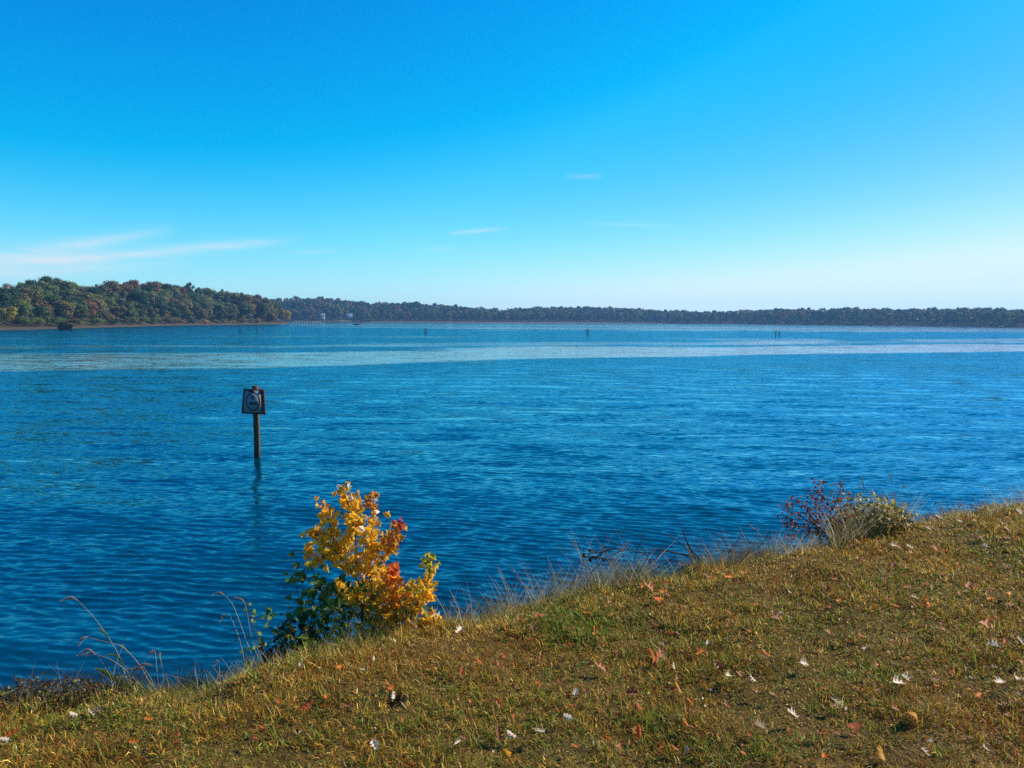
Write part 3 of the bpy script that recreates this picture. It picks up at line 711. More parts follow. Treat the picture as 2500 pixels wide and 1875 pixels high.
def build_far_things(left, far, fz):
    wall = mat('pale_siding', (0.25, 0.29, 0.33), 0.6, 0.2, nscale=0.5, namp=0.1); roof = mat('slate_roof', (0.10, 0.125, 0.15), 0.9, 0.03, nscale=1.0, namp=0.2)
    dark = mat('window_glass', (0.02, 0.03, 0.04), 0.1, 0.5); wood = mat('weathered_wood', (0.13, 0.095, 0.065), 0.85, 0.15, nscale=3.0, namp=0.35)
    grey = mat('grey_dock_wood', (0.42, 0.40, 0.37), 0.8, 0.15, nscale=2.0, namp=0.25)
    def house(px, o, w, d, hw, hr, rz, label, rcol, extra):
        x, y, z, _ = fz(px, o); root = empty('lake_house', (x, y, z), label, 'house', None, rz)
        b = MB(); b.box((0, 0, hw / 2 - 0.6), (w / 2, d / 2, hw / 2 + 0.6))
        # gable ends under the ridge that runs along x
        for s in (-1, 1):
            b.add([(s * w / 2, -d / 2, hw), (s * w / 2, d / 2, hw), (s * w / 2, 0, hw + hr)], tris=[(0, 1, 2)] if s > 0 else [(1, 0, 2)])
        b.build('wall', wall, root)
        r = MB(); e = 0.5; th = 0.22
        for s in (-1, 1):
            y0, z0 = s * (d / 2 + e), hw - e * hr / (d / 2); V = []
            for dz in (0.03, 0.03 + th):
                V += [(-w / 2 - e, y0, z0 + dz), (w / 2 + e, y0, z0 + dz), (w / 2 + e, 0, hw + hr + dz), (-w / 2 - e, 0, hw + hr + dz)]
            r.add(V, [(0, 1, 2, 3), (7, 6, 5, 4), (0, 4, 5, 1), (1, 5, 6, 2), (2, 6, 7, 3), (3, 7, 4, 0)])
        ro = r.build('roof', rcol, root)
        c = MB(); c.box((w * 0.22, 0.4, hw + hr + 0.2), (0.45, 0.4, 1.0)); c.build('chimney', wood, ro)
        def win(cx, cz, ww, wh, side=-1):
            f = MB(); f.box((cx, side * (d / 2 + 0.03), cz), (ww / 2 + 0.12, 0.05, wh / 2 + 0.12)); fo = f.build('window', wall, root)
            g = MB(); g.box((cx, side * (d / 2 + 0.07), cz), (ww / 2, 0.03, wh / 2)); g.build('pane', dark, fo)
        for a in extra: win(*a)
        g = MB(); g.box((-w * 0.05, -d / 2 - 0.05, 1.05), (0.5, 0.05, 1.05)); g.build('door', wood, root)
        return root
    house(786, 24, 8.5, 8.0, 5.6, 3.6, rad(15), 'pale gabled house between autumn trees on the far shore', roof,
          [(-2.6, 1.6, 1.3, 1.4), (2.4, 1.6, 1.3, 1.4), (-2.6, 4.3, 1.2, 1.3), (0.0, 4.3, 1.2, 1.3), (2.4, 4.3, 1.2, 1.3)])
    house(852, 34, 11.5, 8.0, 4.0, 4.4, rad(8), 'low blue grey roofed house above the far sloping lawn', mat('blue_roof', (0.10, 0.17, 0.23), 0.9, 0.03, nscale=1.0, namp=0.2),
          [(-4.2, 2.0, 1.5, 1.4), (-2.2, 2.0, 1.4, 1.4), (1.8, 2.0, 1.4, 1.4), (4.0, 2.0, 1.5, 1.4)])
    # sloping lawn in front of the second house
    V = []; xs = np.linspace(832, 862, 7); os_ = [9, 14, 20, 26, 31]
    for o in os_:
        for px in xs:
            x, y, z, _ = fz(px, o); V.append((x, y, z + 0.12))
    idx = np.arange(35).reshape(5, 7); Q = np.stack([idx[:-1, :-1], idx[:-1, 1:], idx[1:, 1:], idx[1:, :-1]], -1).reshape(-1, 4)
    o = obj('far_lawn', make_mesh('far_lawn', V, Q, smooth=True), mat('far_lawn_grass', (0.11, 0.13, 0.035), 0.9, 0.1, nscale=0.4, namp=0.3, coord='World')); o['kind'] = 'structure'
    # boat pier
    p0, p1 = at_water(716, 789.0), at_water(782, 788.2); y0 = p0.y * 0.975
    P0 = Vector(((716 - 1250) / F * y0, y0, 0)); P1 = Vector(((784 - 1250) / F * (y0 + 6), y0 + 6, 0)); dv = P1 - P0; ln = dv.length; rz = math.atan2(dv.y, dv.x)
    pier = empty('boat_pier', P0, 'grey timber pier on piles beside the peninsula tip', 'pier', None, rz)
    b = MB(); b.box((ln / 2, 0, 1.25), (ln / 2, 1.0, 0.12)); b.build('deck', grey, pier)
    for i in range(11):
        for s in (-1, 1):
            b = MB(); x = 0.5 + i * (ln - 1) / 10; b.tube([(x, s * 1.15, -1.5), (x, s * 1.15, 2.2 if i % 2 else 1.7)], [0.16, 0.14], 8); b.build('pile', grey, pier)
    b = MB(); b.box((ln * 0.93, 4.0, 2.3), (2.2, 2.6, 0.1)); b.build('shelter_roof', roof, pier)
    for sx in (-1, 1):
        for sy in (-1, 1):
            b = MB(); b.tube([(ln * .93 + sx * 1.9, 4 + sy * 2.3, -1.2), (ln * .93 + sx * 1.9, 4 + sy * 2.3, 2.25)], 0.12, 6); b.build('post', wood, pier)
    # low dark raft
    c = at_water(873, 793.2); raft = empty('mooring_raft', c, 'low dark raft lying off the far shore in pale water', 'raft', None, 0.05)
    wl = 20 / F * c.y / 2
    b = MB(); b.box((0, 0, 0.28), (wl, 1.6, 0.34), taper=0.97); b.build('hull', wood, raft)
    b = MB(); b.box((wl * 0.12, 0, 0.78), (wl * 0.72, 1.2, 0.16)); b.build('deck', wood, raft)
    for s in (-1, 1):
        b = MB(); b.tube([(s * wl * .95, 0, 0.5), (s * wl * .95, 0, 1.1)], 0.09, 6); b.build('bollard', wood, raft)
    # duck blind
    c = at_water(159, 806.0); k = c.y / F; root = empty('duck_blind', c, 'brushy brown duck blind on stilts off the left mud shore', 'duck blind', None, 0.12)
    hw = 12.0 * k; hh = 16.5 * k
    for sx in (-1, 1):
        for sy in (-1, 1):
            b = MB(); b.tube([(sx * hw * 0.9, sy * hw * 0.62, -1.0), (sx * hw * 0.92, sy * hw * 0.62, hh * 0.9)], 0.10, 6); b.build('stilt', wood, root)
    b = MB(); b.box((0, 0, 0.42), (hw, hw * 0.7, 0.08)); b.build('floor', wood, root)
    b = MB(); b.box((-0.25 * hw * .3, 0, hh - 0.12), (hw * 1.18, hw * 0.85, 0.10), 0.0); b.build('roof', wood, root)
    br = mat('blind_brush', attr='Col', rough=0.9, spec=0.1)
    def brush(name, n_, fx, z0, z1):
        s = MB(); g = np.random.default_rng(5)
        for i in range(n_):
            x, y = fx(g); z = g.uniform(z0, z1); l = g.uniform(0.4, 0.9); q = g.normal(0, 0.3, 2); w_ = 0.06
            col = np.array(random.choice([(0.10, 0.065, 0.035), (0.06, 0.04, 0.022), (0.16, 0.11, 0.06), (0.045, 0.035, 0.02)]))
            s.add([(x - w_, y, z - l / 2), (x + w_, y, z - l / 2), (x + w_ * .4 + q[0], y - 0.1 + q[1] * .4, z + l / 2), (x - w_ * .4 + q[0], y - 0.1 + q[1] * .4, z + l / 2)], [(0, 1, 2, 3)], col=col)
        s.build(name, br, root, colors=True)
    brush('brush_wall', 260, lambda g: (g.uniform(-hw, hw), -hw * 0.72 + g.normal(0, .05)), 0.35, hh * 0.52)
    brush('brush_wall', 200, lambda g: (g.uniform(-hw, hw), hw * 0.72), 0.35, hh * 0.8)
    brush('brush_wall', 160, lambda g: (hw * 1.0 + g.normal(0, .05), g.uniform(-hw * .7, hw * .7)), 0.35, hh * 0.8)
    brush('brush_wall', 160, lambda g: (-hw * 1.0, g.uniform(-hw * .7, hw * .7)), 0.35, hh * 0.8)
    brush('roof_brush', 200, lambda g: (g.uniform(-hw * 1.2, hw * 1.1), g.uniform(-hw * .85, hw * .85)), hh - 0.1, hh + 0.25)
    # marker piles
    pm = mat('marker_pile_wood', (0.032, 0.026, 0.026), 0.85, 0.15, nscale=4.0, namp=0.3)
    for (px, yb, yt, lean, lab) in [(586, 812, 799.5, 0.0, 'lone dark marker pile left of the sign top, nearer the peninsula'), (627, 812, 799.5, 0.01, 'lone dark marker pile standing straight beyond the warning sign'),
                                    (1037.6, 815.5, 802.5, 0.0, 'left pile of the close pair near the middle of the water'), (1040.6, 815.2, 802.0, 0.02, 'right pile of the close pair near the middle of the water'),
                                    (1432.8, 817, 803, 0.01, 'taller left pile of the tight pair right of the middle'), (1435.8, 818, 804.2, 0.03, 'shorter right pile of the tight pair right of the middle'),
                                    (1894, 821, 807.5, 0.0, 'left pile of the open pair far out on the right'), (1902.3, 821.3, 808, 0.0, 'right pile of the open pair far out on the right')]:
        c = at_water(px, yb); h = (yb - yt) / F * c.y; o_ = empty('marker_pile', c, lab, 'marker pile', 'marker piles out on the water')
        b = MB(); b.tube([(0, 0, -1.5), (lean * .4, 0, h * 0.5), (lean * h, 0, h)], [0.13, 0.125, 0.115], 9); b.build('pile', pm, o_, True)
        b = MB(); b.tube([(lean * h, 0, h + .004), (lean * h, 0, h + 0.12)], [0.13, 0.04], 9); b.build('cap', pm, o_, True)

# ------------------------------------------------------------------ the sign in the water
def build_sign():
    c = at_water(628, 1118); k = c.y / F
    root = empty('warning_sign', c, 'weathered no wake sign on a wooden post standing in the lake', 'sign')
    m = bpy.data.materials.new('sign_post_wood'); m.use_nodes = True
    t = NT(m.node_tree); p = m.node_tree.nodes['Principled BSDF']
    tc = t.n('ShaderNodeTexCoord').outputs['Object']; mp = t.n('ShaderNodeMapping'); mp.inputs['Scale'].default_value = (14, 14, 1.2); t.link(tc, mp.inputs[0])
    g = t.noise(mp.outputs[0], 2.0, 5, 0.65).outputs[0]
    col = t.ramp(g, [(0.3, (0.045, 0.026, 0.014)), (0.6, (0.11, 0.068, 0.036)), (0.8, (0.20, 0.135, 0.08))])
    sz = t.n('ShaderNodeSeparateXYZ'); t.link(tc, sz.inputs[0])
    wet = t.m('MULTIPLY_ADD', t.m('ADD', sz.outputs[2], t.m('MULTIPLY', g, 0.3)), -2.2, 1.35, clamp=True)
    t.link(t.mix(wet, col, (0.022, 0.020, 0.012, 1)), p.inputs['Base Color']); p.inputs['Roughness'].default_value = 0.85; p.inputs['Specular IOR Level'].default_value = 0.15
    top = (1118 - 940) * k; r = 7.1 * k
    b = MB(); zz = list(np.linspace(-1.6, top, 14)); ring = []
    for z in zz:
        q = r * (0.90 - 0.012 * z); e = q * 0.78; x0 = 0.010 * math.sin(z * 2.1) - 0.006 * z
        ring.append([(x0 + a_ , b_, z) for a_, b_ in ((-e, -q), (e, -q), (q, -e), (q, e), (e, q), (-e, q), (-q, e), (-q, -e))])
    V = [p_ for rg in ring for p_ in rg] + [(-0.006 * top, 0, top + 0.02)]
    b.add(V, [(i * 8 + j, i * 8 + (j + 1) % 8, i * 8 + 8 + (j + 1) % 8, i * 8 + 8 + j) for i in range(13) for j in range(8)], [(13 * 8 + j, 13 * 8 + (j + 1) % 8, 14 * 8) for j in range(8)])
    b.build('post', m, root)
    wood = mat('sign_board_wood', (0.085, 0.034, 0.028), 0.8, 0.15, nscale=9.0, namp=0.4)
    white = mat('sign_face_paint', (0.22, 0.26, 0.27), 0.7, 0.1, nscale=5.0, namp=0.22); red = mat('sign_red_paint', (0.17, 0.025, 0.022), 0.6, 0.2, nscale=8.0, namp=0.3)
    ink = mat('sign_black_paint', (0.014, 0.014, 0.02), 0.6, 0.2, nscale=8.0, namp=0.3)
    def pt(px, py, y): return ((px - 628) * k, y, (1118 - py) * k)
    def slab(b, pts, y0, y1):
        n_ = len(pts); V = [pt(a, c_, y0) for a, c_ in pts] + [pt(a, c_, y1) for a, c_ in pts]
        b.add(V, [(i, i + n_, (i + 1) % n_ + n_, (i + 1) % n_) for i in range(n_)], [(0, i, i + 1) for i in range(1, n_ - 1)] + [(n_, n_ + i + 1, n_ + i) for i in range(1, n_ - 1)])
    yf = -r - 0.012
    b = MB(); slab(b, [(595.5, 1006.5), (653.8, 1009.5), (652.0, 947.2), (602.1, 945.5)], yf - 0.05, yf); b.build('backboard', wood, root)
    for pts in ([(602.4, 949.3), (644.5, 949.6), (652.0, 947.4), (602.3, 945.7)], [(595.8, 1006.3), (653.5, 1009.2), (645.8, 1004.6), (599.3, 1003.4)],
                [(595.8, 1006.0), (599.2, 1003.4), (604.2, 949.4), (602.3, 946.0)]):
        b = MB(); slab(b, pts, yf - 0.072, yf - 0.0505); b.build('batten', wood, root)
    b = MB(); slab(b, [(645.6, 1004.4), (653.4, 1008.9), (651.8, 947.6), (644.0, 949.8)], yf - 0.066, yf - 0.0505)
    for i in range(6):
        z0 = 950 + i * 9.6; slab(b, [(646.4, z0 + 8.4), (652.6, z0 + 8.8), (652.4, z0), (645.6, z0)], yf - 0.071, yf - 0.0665)
    b.build('side_plank', wood, root)
    b = MB(); slab(b, [(599.6, 1003.2), (645.2, 1004.2), (643.6, 950.0), (604.4, 949.7)], yf - 0.058, yf - 0.0505); b.build('sign_face', white, root)
    b = MB(); nseg = 56; cx, cy = 624.3, 976.8
    for i in range(nseg):
        a0, a1 = 2 * math.pi * i / nseg, 2 * math.pi * (i + 1) / nseg
        def e(a, f): return (cx + (17.4 - f) * math.cos(a), cy + (23.2 - f) * math.sin(a))
        q = [e(a0, 0), e(a1, 0), e(a1, 3.0), e(a0, 3.0)]
        b.add([pt(*c_, yf - 0.061) for c_ in q] + [pt(*c_, yf - 0.0575) for c_ in q], [(0, 1, 2, 3), (1, 0, 4, 5), (3, 2, 6, 7)])
    b.build('red_ring', red, root)
    def word(txt, cxp, cyp, hp, wp):
        cu = bpy.data.curves.new('lettering', 'FONT'); cu.body = txt; cu.align_x = 'CENTER'; cu.align_y = 'CENTER'; cu.size = 1.0; cu.extrude = 0.004; cu.offset = 0.028
        o = bpy.data.objects.new('lettering', cu); COL.objects.link(o)
        dg = bpy.context.evaluated_depsgraph_get(); me = bpy.data.meshes.new_from_object(o.evaluated_get(dg)); bpy.data.objects.remove(o)
        co = np.array([v.co[:] for v in me.vertices]); lo, hi = co.min(0), co.max(0)
        s = np.array([wp * k / (hi[0] - lo[0]), hp * k / (hi[1] - lo[1]), 1.0]); ce = (lo + hi) / 2
        for v, c_ in zip(me.vertices, co):
            q = (c_ - ce) * s; v.co = ((cxp - 628) * k + q[0], yf - 0.0625 - q[2] * 0.5, (1118 - cyp) * k + q[1])
        me.name = 'lettering'; me.materials.clear(); obj('lettering', me, ink, root)
    word('NO', 624.6, 967.0, 9.0, 11.5); word('WAKE', 625.0, 981.6, 10.2, 22.5)
    b = MB()
    for dx in (-5.4, -2.2, 1.0, 4.2): b.box(((621.5 + dx - 628) * k, yf - 0.078, (1118 - 949.6) * k), (1.1 * k, 0.006, 3.2 * k))
    b.box(((621.2 - 628) * k, yf - 0.0735, (1118 - 952.4) * k), (7.0 * k, 0.005, 0.9 * k)); b.build('bracket', ink, root)

# ------------------------------------------------------------------ leaves
def leaf_mesh(name, seed, kind):
    """unit leaf: 1 long including the stalk, lying near the xy plane, curled"""
    g = np.random.default_rng(seed); n_ = 15
    t = np.linspace(0, 1, n_)
    if kind == 'oak':
        wd = 0.27 * np.sin(math.pi * t ** 0.85) ** 0.8 * (1 + 0.62 * np.cos(2 * math.pi * (t * 3.4 + 0.05))) / 1.25 + 0.012
        sweep = 0.10 * np.cos(2 * math.pi * (t * 3.4 + 0.05))
    elif kind == 'maple':
        wd = np.interp(t, [0, .08, .16, .24, .30, .40, .50, .58, .66, .78, .90, 1], [0.02, .24, .20, .28, .44, .40, .20, .22, .27, .14, .06, 0.0]); sweep = np.interp(t, [0, .1, .3, .4, .5, .6, 1], [-0.12, -0.08, 0.10, .18, .0, .06, 0])
    elif kind == 'oval':
        wd = 0.33 * np.sin(math.pi * t ** 0.8) ** 0.9 + 0.004; sweep = 0 * t
    else:
        wd = 0.16 * np.sin(math.pi * t ** 0.75) + 0.004; sweep = 0 * t
    wd[-1] = 0.004
    cup = g.uniform(0.6, 1.8) * g.choice([-1, 1], p=[0.35, 0.65]) if kind in ('oak', 'maple') else g.uniform(0.2, 0.8)
    bend = g.uniform(-0.5, 0.6) if kind != 'oval' else g.uniform(-0.9, 0.3); tw = g.uniform(-0.7, 0.7)
    blade = 0.8
    th = np.cumsum(np.full(n_, bend / n_)) - bend * 0.4; cx = np.concatenate([[0], np.cumsum(np.cos(th[:-1]) * blade / (n_ - 1))]); cz = np.concatenate([[0], np.cumsum(np.sin(th[:-1]) * blade / (n_ - 1))])
    V, Q = [], []
    cols = [-1, -0.55, 0, 0.55, 1]
    for i in range(n_):
        for c in cols:
            yy = c * wd[i]; zz = cup * yy * yy * 2.0 + 0.03 * abs(c) + tw * yy * (t[i] - 0.4) + g.normal(0, 0.008)
            V.append((0.2 + cx[i] + abs(c) * sweep[i] * 0.55, yy * (1 - 0.18 * abs(cup) * abs(c)), cz[i] + zz))
    for i in range(n_ - 1):
        for c in range(4):
            a = i * 5 + c; Q.append((a, a + 5, a + 6, a + 1))
    k = len(V); sy = 0.010
    V += [(0, -sy, -0.02), (0, sy, -0.02), (0.21, -sy, V[2][2]), (0.21, sy, V[2][2])]; Q.append((k, k + 2, k + 3, k + 1))
    return make_mesh(name, V, Q, smooth=True)

def aim(normal, spin):
    nz = Vector(normal).normalized(); q = nz.to_track_quat('Z', 'X')
    return (q.to_matrix() @ Matrix.Rotation(spin, 3, 'Z')).to_4x4()

LEAFC = {'pale': (0.80, 0.65, 0.47), 'tan': (0.46, 0.30, 0.17), 'orange': (0.68, 0.17, 0.022), 'rust': (0.46, 0.105, 0.026), 'dark': (0.24, 0.055, 0.030), 'yellow': (0.55, 0.40, 0.03), 'gold': (0.62, 0.27, 0.02)}

def build_litter():
    lm = mat('fallen_leaf_skin', objcol=True, rough=0.5, spec=0.12, transl=0.36, nscale=3.0, namp=0.3, back=(0.62, 0.50, 0.36))
    me = [leaf_mesh('leaf', 500 + i, kd) for i, kd in enumerate(['oak', 'oak', 'oak', 'oak', 'maple', 'maple', 'oak', 'maple'])]
    for m_ in me: m_.materials.append(lm)
    big = [  # px, py, length in photograph px, colour, label
        (2190, 1695, 56, 'pale', 'large pale folded oak leaf on the dark clover patch, its edges catching the sun'),
        (2207, 1683, 36, 'pale', 'smaller pale leaf leaning against the large folded one by the clover'),
        (1776, 1675, 48, 'pale', 'broad cream leaf with a long stalk, upright below the dark purple leaf'),
        (1215, 1822, 56, 'dark', 'large dark maroon leaf shading itself near the bottom middle of the lawn'),
        (1248, 1822, 40, 'pale', 'cream leaf touching the large maroon leaf near the bottom of the lawn'),
        (1320, 1818, 44, 'pale', 'forked pale leaf lying right of the large maroon one'),
        (1388, 1780, 36, 'pale', 'short cream leaf with a brown side, above the forked pale one'),
        (1404, 1720, 32, 'pale', 'crumpled cream leaf beside a dark red one in mid lawn'),
        (1385, 1722, 34, 'dark', 'dark red leaf beside the crumpled cream one in mid lawn'),
        (1610, 1632, 54, 'orange', 'large rust orange double lobed leaf standing in the grass above a white leaf'),
        (1646, 1655, 30, 'pale', 'white leaf tip below the large rust orange leaf'),
        (1467, 1652, 46, 'orange', 'narrow bright orange leaf standing upright alone in the grass'),
        (1725, 1593, 24, 'pale', 'bright white curled leaf over an orange one in the upper lawn'),
        (1712, 1612, 40, 'orange', 'orange leaf under the bright white curled one'),
        (1755, 1577, 24, 'yellow', 'single small bright yellow leaf in the upper lawn'),
        (1655, 1702, 44, 'gold', 'orange and tan leaf with its point upright, below the rust double leaf'),
        (1540, 1716, 54, 'dark', 'dark purple brown leaf with one white edge, left of the orange and tan one'),
        (1750, 1650, 40, 'dark', 'dark reddish purple leaf just above the broad cream one'),
        (1838, 1683, 30, 'pale', 'narrow white leaf right of the broad cream one'),
        (1845, 1718, 18, 'pale', 'tiny white leaf tip below the narrow white one'),
        (1855, 1805, 50, 'tan', 'tan leaf curled into a cup in the lower lawn'),
        (1935, 1776, 54, 'pale', 'long narrow bright white leaf lying slantwise in the lower lawn'),
        (1960, 1645, 42, 'pale', 'white and grey bent leaf left of the clover patch'),
        (2040, 1742, 42, 'tan', 'greyish folded leaf below and left of the clover patch'),
        (2120, 1664, 26, 'orange', 'small orange leaf right on the clover patch'),
        (2230, 1768, 56, 'gold', 'orange oak leaf with pale point, below the large pale folded one'),
        (2085, 1795, 50, 'rust', 'rust coloured lobed leaf left of the orange oak leaf in the lower lawn'),
        (2000, 1812, 36, 'dark', 'dark red leaf sunk in the grass right of the curled tan cup'),
        (2285, 1697, 26, 'orange', 'small orange leaf to the right of the large pale folded one'),
        (2370, 1684, 26, 'pale', 'small white leaf, left one of three near the right frame edge'),
        (2440, 1692, 50, 'pale', 'long pale bent leaf, middle one of three near the right frame edge'),
        (2478, 1682, 44, 'pale', 'sharp white pointed leaf, right one of three near the right frame edge'),
        (2425, 1600, 36, 'pale', 'ragged white leaf beside a rusty one high on the right lawn'),
        (2450, 1585, 34, 'rust', 'rusty leaf beside the ragged white one high on the right lawn'),
        (2488, 1588, 38, 'pale', 'broad pale leaf at the right frame edge with straw across it'),
        (2425, 1652, 30, 'dark', 'dark curled leaf between the ragged white and the long pale bent one'),
        (2490, 1635, 34, 'orange', 'bright red orange leaf cut by the right frame edge'),
        (2400, 1546, 32, 'orange', 'curved orange leaf high on the right lawn below the shaded one'),
        (2462, 1465, 36, 'gold', 'orange leaf with a shaded grey back near the top right of the lawn'),
        (2230, 1480, 24, 'pale', 'white leaf on edge in the upper right lawn'),
        (2262, 1492, 40, 'orange', 'orange leaf just right of the white one on edge, upper right lawn'),
        (2258, 1446, 32, 'rust', 'rusty leaf above the orange one in the upper right lawn'),
        (2150, 1866, 60, 'gold', 'bright orange maple leaf at the bottom edge, right of the red one'),
        (2006, 1868, 36, 'orange', 'glowing red orange leaf at the bottom edge'),
        (2402, 1858, 44, 'pale', 'pale upright leaf at the bottom edge toward the right corner'),
        (2255, 1868, 34, 'pale', 'pale leaf at the bottom edge right of the bright orange maple leaf'),
        (1585, 1452, 44, 'orange', 'orange leaf group lying near the lawn crest, left one of two'),
        (1627, 1438, 26, 'orange', 'orange leaf near the lawn crest, right one of two'),
        (1780, 1424, 36, 'orange', 'orange leaf lying high on the lawn under the purple shrub'),
        (1780, 1512, 38, 'rust', 'red leaf with pale rim in the upper middle lawn'),
        (1560, 1816, 52, 'orange', 'orange leaf lying flat in the lower middle lawn'),
        (1676, 1790, 34, 'orange', 'small dark orange leaf left of the tan cup, lower lawn'),
        (1680, 1862, 52, 'gold', 'orange leaf in a dark hollow at the bottom edge'),
        (1870, 1616, 36, 'orange', 'red orange leaf with white rim, right of the bright white curled one'),
        (1636, 1568, 34, 'orange', 'orange leaf above the rust double leaf'),
        (960, 1735, 38, 'pale', 'pale leaf with rounded white lobes below the dark hollow'),
        (985, 1752, 26, 'tan', 'tan leaf scrap right below the dark hollow'),
        (1218, 1648, 34, 'orange', 'small orange leaf in the left middle lawn'),
        (1246, 1672, 24, 'orange', 'tiny orange leaf below right of the small orange one, left middle lawn'),
        (1216, 1742, 42, 'rust', 'rust leaf standing in the lawn right of the dark hollow'),
        (1116, 1846, 32, 'pale', 'small white leaf on a dark red one near the bottom'),
        (914, 1852, 40, 'pale', 'pinkish pale leaf in shade at the bottom left of the maroon leaf'),
        (1236, 1868, 40, 'gold', 'orange leaf cut by the bottom edge below the maroon one'),
        (748, 1746, 46, 'rust', 'reddish brown leaf in the left lawn below the bush'),
        (622, 1832, 44, 'rust', 'rusty leaf low in the left lawn'),
        (180, 1771, 30, 'pale', 'pale leaf on the left lawn, left one of three'),
        (222, 1771, 26, 'pale', 'rounded pale leaf on the left lawn, middle one of three'),
        (240, 1765, 28, 'tan', 'tan leaf on the left lawn, right one of three'),
        (15, 1836, 34, 'pale', 'pale leaf beside an orange one in the bottom left corner'),
        (26, 1818, 46, 'orange', 'orange leaf in the bottom left corner'),
        (505, 1674, 34, 'dark', 'dark red leaf with a white tip on the bank crest left of the weeds'),
        (2282, 1280, 42, 'rust', 'red leaf caught at the lawn crest right of the straw mound'),
        (2292, 1278, 26, 'pale', 'white leaf edge lying on the red leaf at the lawn crest'),
        (2342, 1286, 24, 'pale', 'white and grey leaf on the crest right of the red one'),
        (2180, 1350, 28, 'pale', 'white leaf, left one of two below the straw mound'),
        (2221, 1353, 28, 'pale', 'white leaf, right one of two below the straw mound'),
        (2487, 1265, 30, 'pale', 'white leaf at the far right of the lawn crest'),
        (2355, 1352, 24, 'orange', 'small orange leaf with a white side on the upper right lawn'),
        (2404, 1350, 26, 'pale', 'lilac white leaf scrap on the upper right lawn'),
        (2265, 1306, 22, 'pale', 'small white leaf just under the red leaf at the crest'),
        (1122, 1560, 36, 'pale', 'greyish pink leaf with long stalk on the crest right of the bush')]
    def put(px, py, ln, kc, label, group=None, flat=False, j=None):
        p = on_lawn(px, py); y = max(float(p[1]), 1.5); size = ln / F * y * random.uniform(0.88, 1.08)
        o = bpy.data.objects.new('fallen_leaf', me[(random.choice((0, 1, 2, 3, 6)) if kc in ('pale', 'tan', 'dark') else random.randrange(8)) if j is None else j]); COL.objects.link(o)
        nrm = Vector((random.gauss(0, 0.45), random.gauss(-0.25, 0.45), 1.0)) if not flat else Vector((random.gauss(0, 0.3), random.gauss(0, 0.3), 1))
        if kc in ('pale', 'tan'): nrm = Vector((0.55 + random.gauss(0, 0.3), -0.2 + random.gauss(0, 0.3), 0.85))
        else: nrm = nrm + Vector((0.35, -0.1, 0.2))
        M = aim(nrm, random.uniform(0, 6.28)); wdt = random.uniform(0.8, 1.15)
        o.matrix_world = Matrix.Translation((p[0], p[1], float(ground_z(p[0], p[1])) + (0.05 if kc in ('pale', 'tan') else 0.04))) @ M @ Matrix.Diagonal((size, size * wdt, size, 1)) @ Matrix.Translation((-0.55, 0, 0))
        k = random.uniform(0.8, 1.15); c = LEAFC[kc]; o.color = (c[0] * k, c[1] * k, c[2] * k, 1)
        tag(o, label, 'leaf', group)
    for (px, py, ln, kc, lab) in big: put(px, py, ln, kc, lab)
    names = {'pale': 'small pale leaf scrap lying in the lawn grass', 'rust': 'small rusty leaf half sunk in the lawn grass', 'orange': 'small orange leaf half sunk in the lawn grass', 'dark': 'small dark red brown leaf sunk in the lawn grass'}
    i = 0
    while i < 210:
        px, py = random.uniform(300, 2500), random.uniform(1280, 1875)
        q = on_lawn(px, py)
        if float(edge_d(q[0], q[1])) > -0.12 or random.random() > (0.3 + 0.7 * px / 2500): continue
        kc = random.choice(['pale', 'rust', 'rust', 'rust', 'orange', 'orange', 'dark'])
        dd, lx, ly, wh = min((math.hypot((px - a) / 1.6, py - b), a, b, t) for a, b, t in ((1440, 1540, 'the bright green grass patch'), (2110, 1640, 'the dark clover patch'), (1610, 1632, 'the large rust orange leaf'), (965, 1712, 'the dark hollow'),
            (1215, 1830, 'the large maroon leaf'), (1855, 1805, 'the curled tan cup leaf'), (2230, 1768, 'the orange oak leaf'), (2460, 1690, 'the three pale leaves at right'), (2260, 1480, 'the upper right orange leaf'), (1776, 1675, 'the broad cream leaf'), (1467, 1652, 'the narrow upright orange leaf'),
            (2200, 1350, 'the two white leaves below the mound'), (1600, 1445, 'the crest pair of orange leaves'), (1780, 1424, 'the orange leaf under the purple shrub'), (2355, 1352, 'the small orange leaf near the right crest'), (1780, 1512, 'the pale rimmed red leaf'), (748, 1746, 'the reddish leaf below the bush'), (1560, 1816, 'the flat orange leaf'), (622, 1832, 'the rusty leaf low at left'), (222, 1771, 'the three left pale leaves'), (2402, 1858, 'the pale upright bottom leaf'), (1218, 1648, 'the small orange leaf in mid lawn')))
        ux, uy = (px - lx) / 1.6, py - ly
        wh = ('close beside ' if dd < 26 else ('well ' if dd > 120 else '') + (('left of ' if ux < 0 else 'right of ') if abs(ux) > abs(uy) else ('above ' if uy < 0 else 'below '))) + wh
        adj = {'pale': 'small pale leaf scrap lying', 'rust': 'small rusty leaf half sunk', 'orange': 'small orange leaf half sunk', 'dark': 'small dark red brown leaf sunk'}[kc]
        put(px, py, random.uniform(9, 20) if kc == 'pale' else random.uniform(16, 32), kc, adj + ' ' + wh, kc + ' leaf scraps ' + wh, True); i += 1

# ------------------------------------------------------------------ near plants
def stem_path(pts, ybase, base=None, dy=0.0):
    """photograph points -> world points on a slightly tilted sheet at the plant's own distance"""
    out = []
    for i, (a, b) in enumerate(pts): out.append(np.array(at_y(a, b, ybase + dy * i / max(1, len(pts) - 1))))
    return np.array(out)

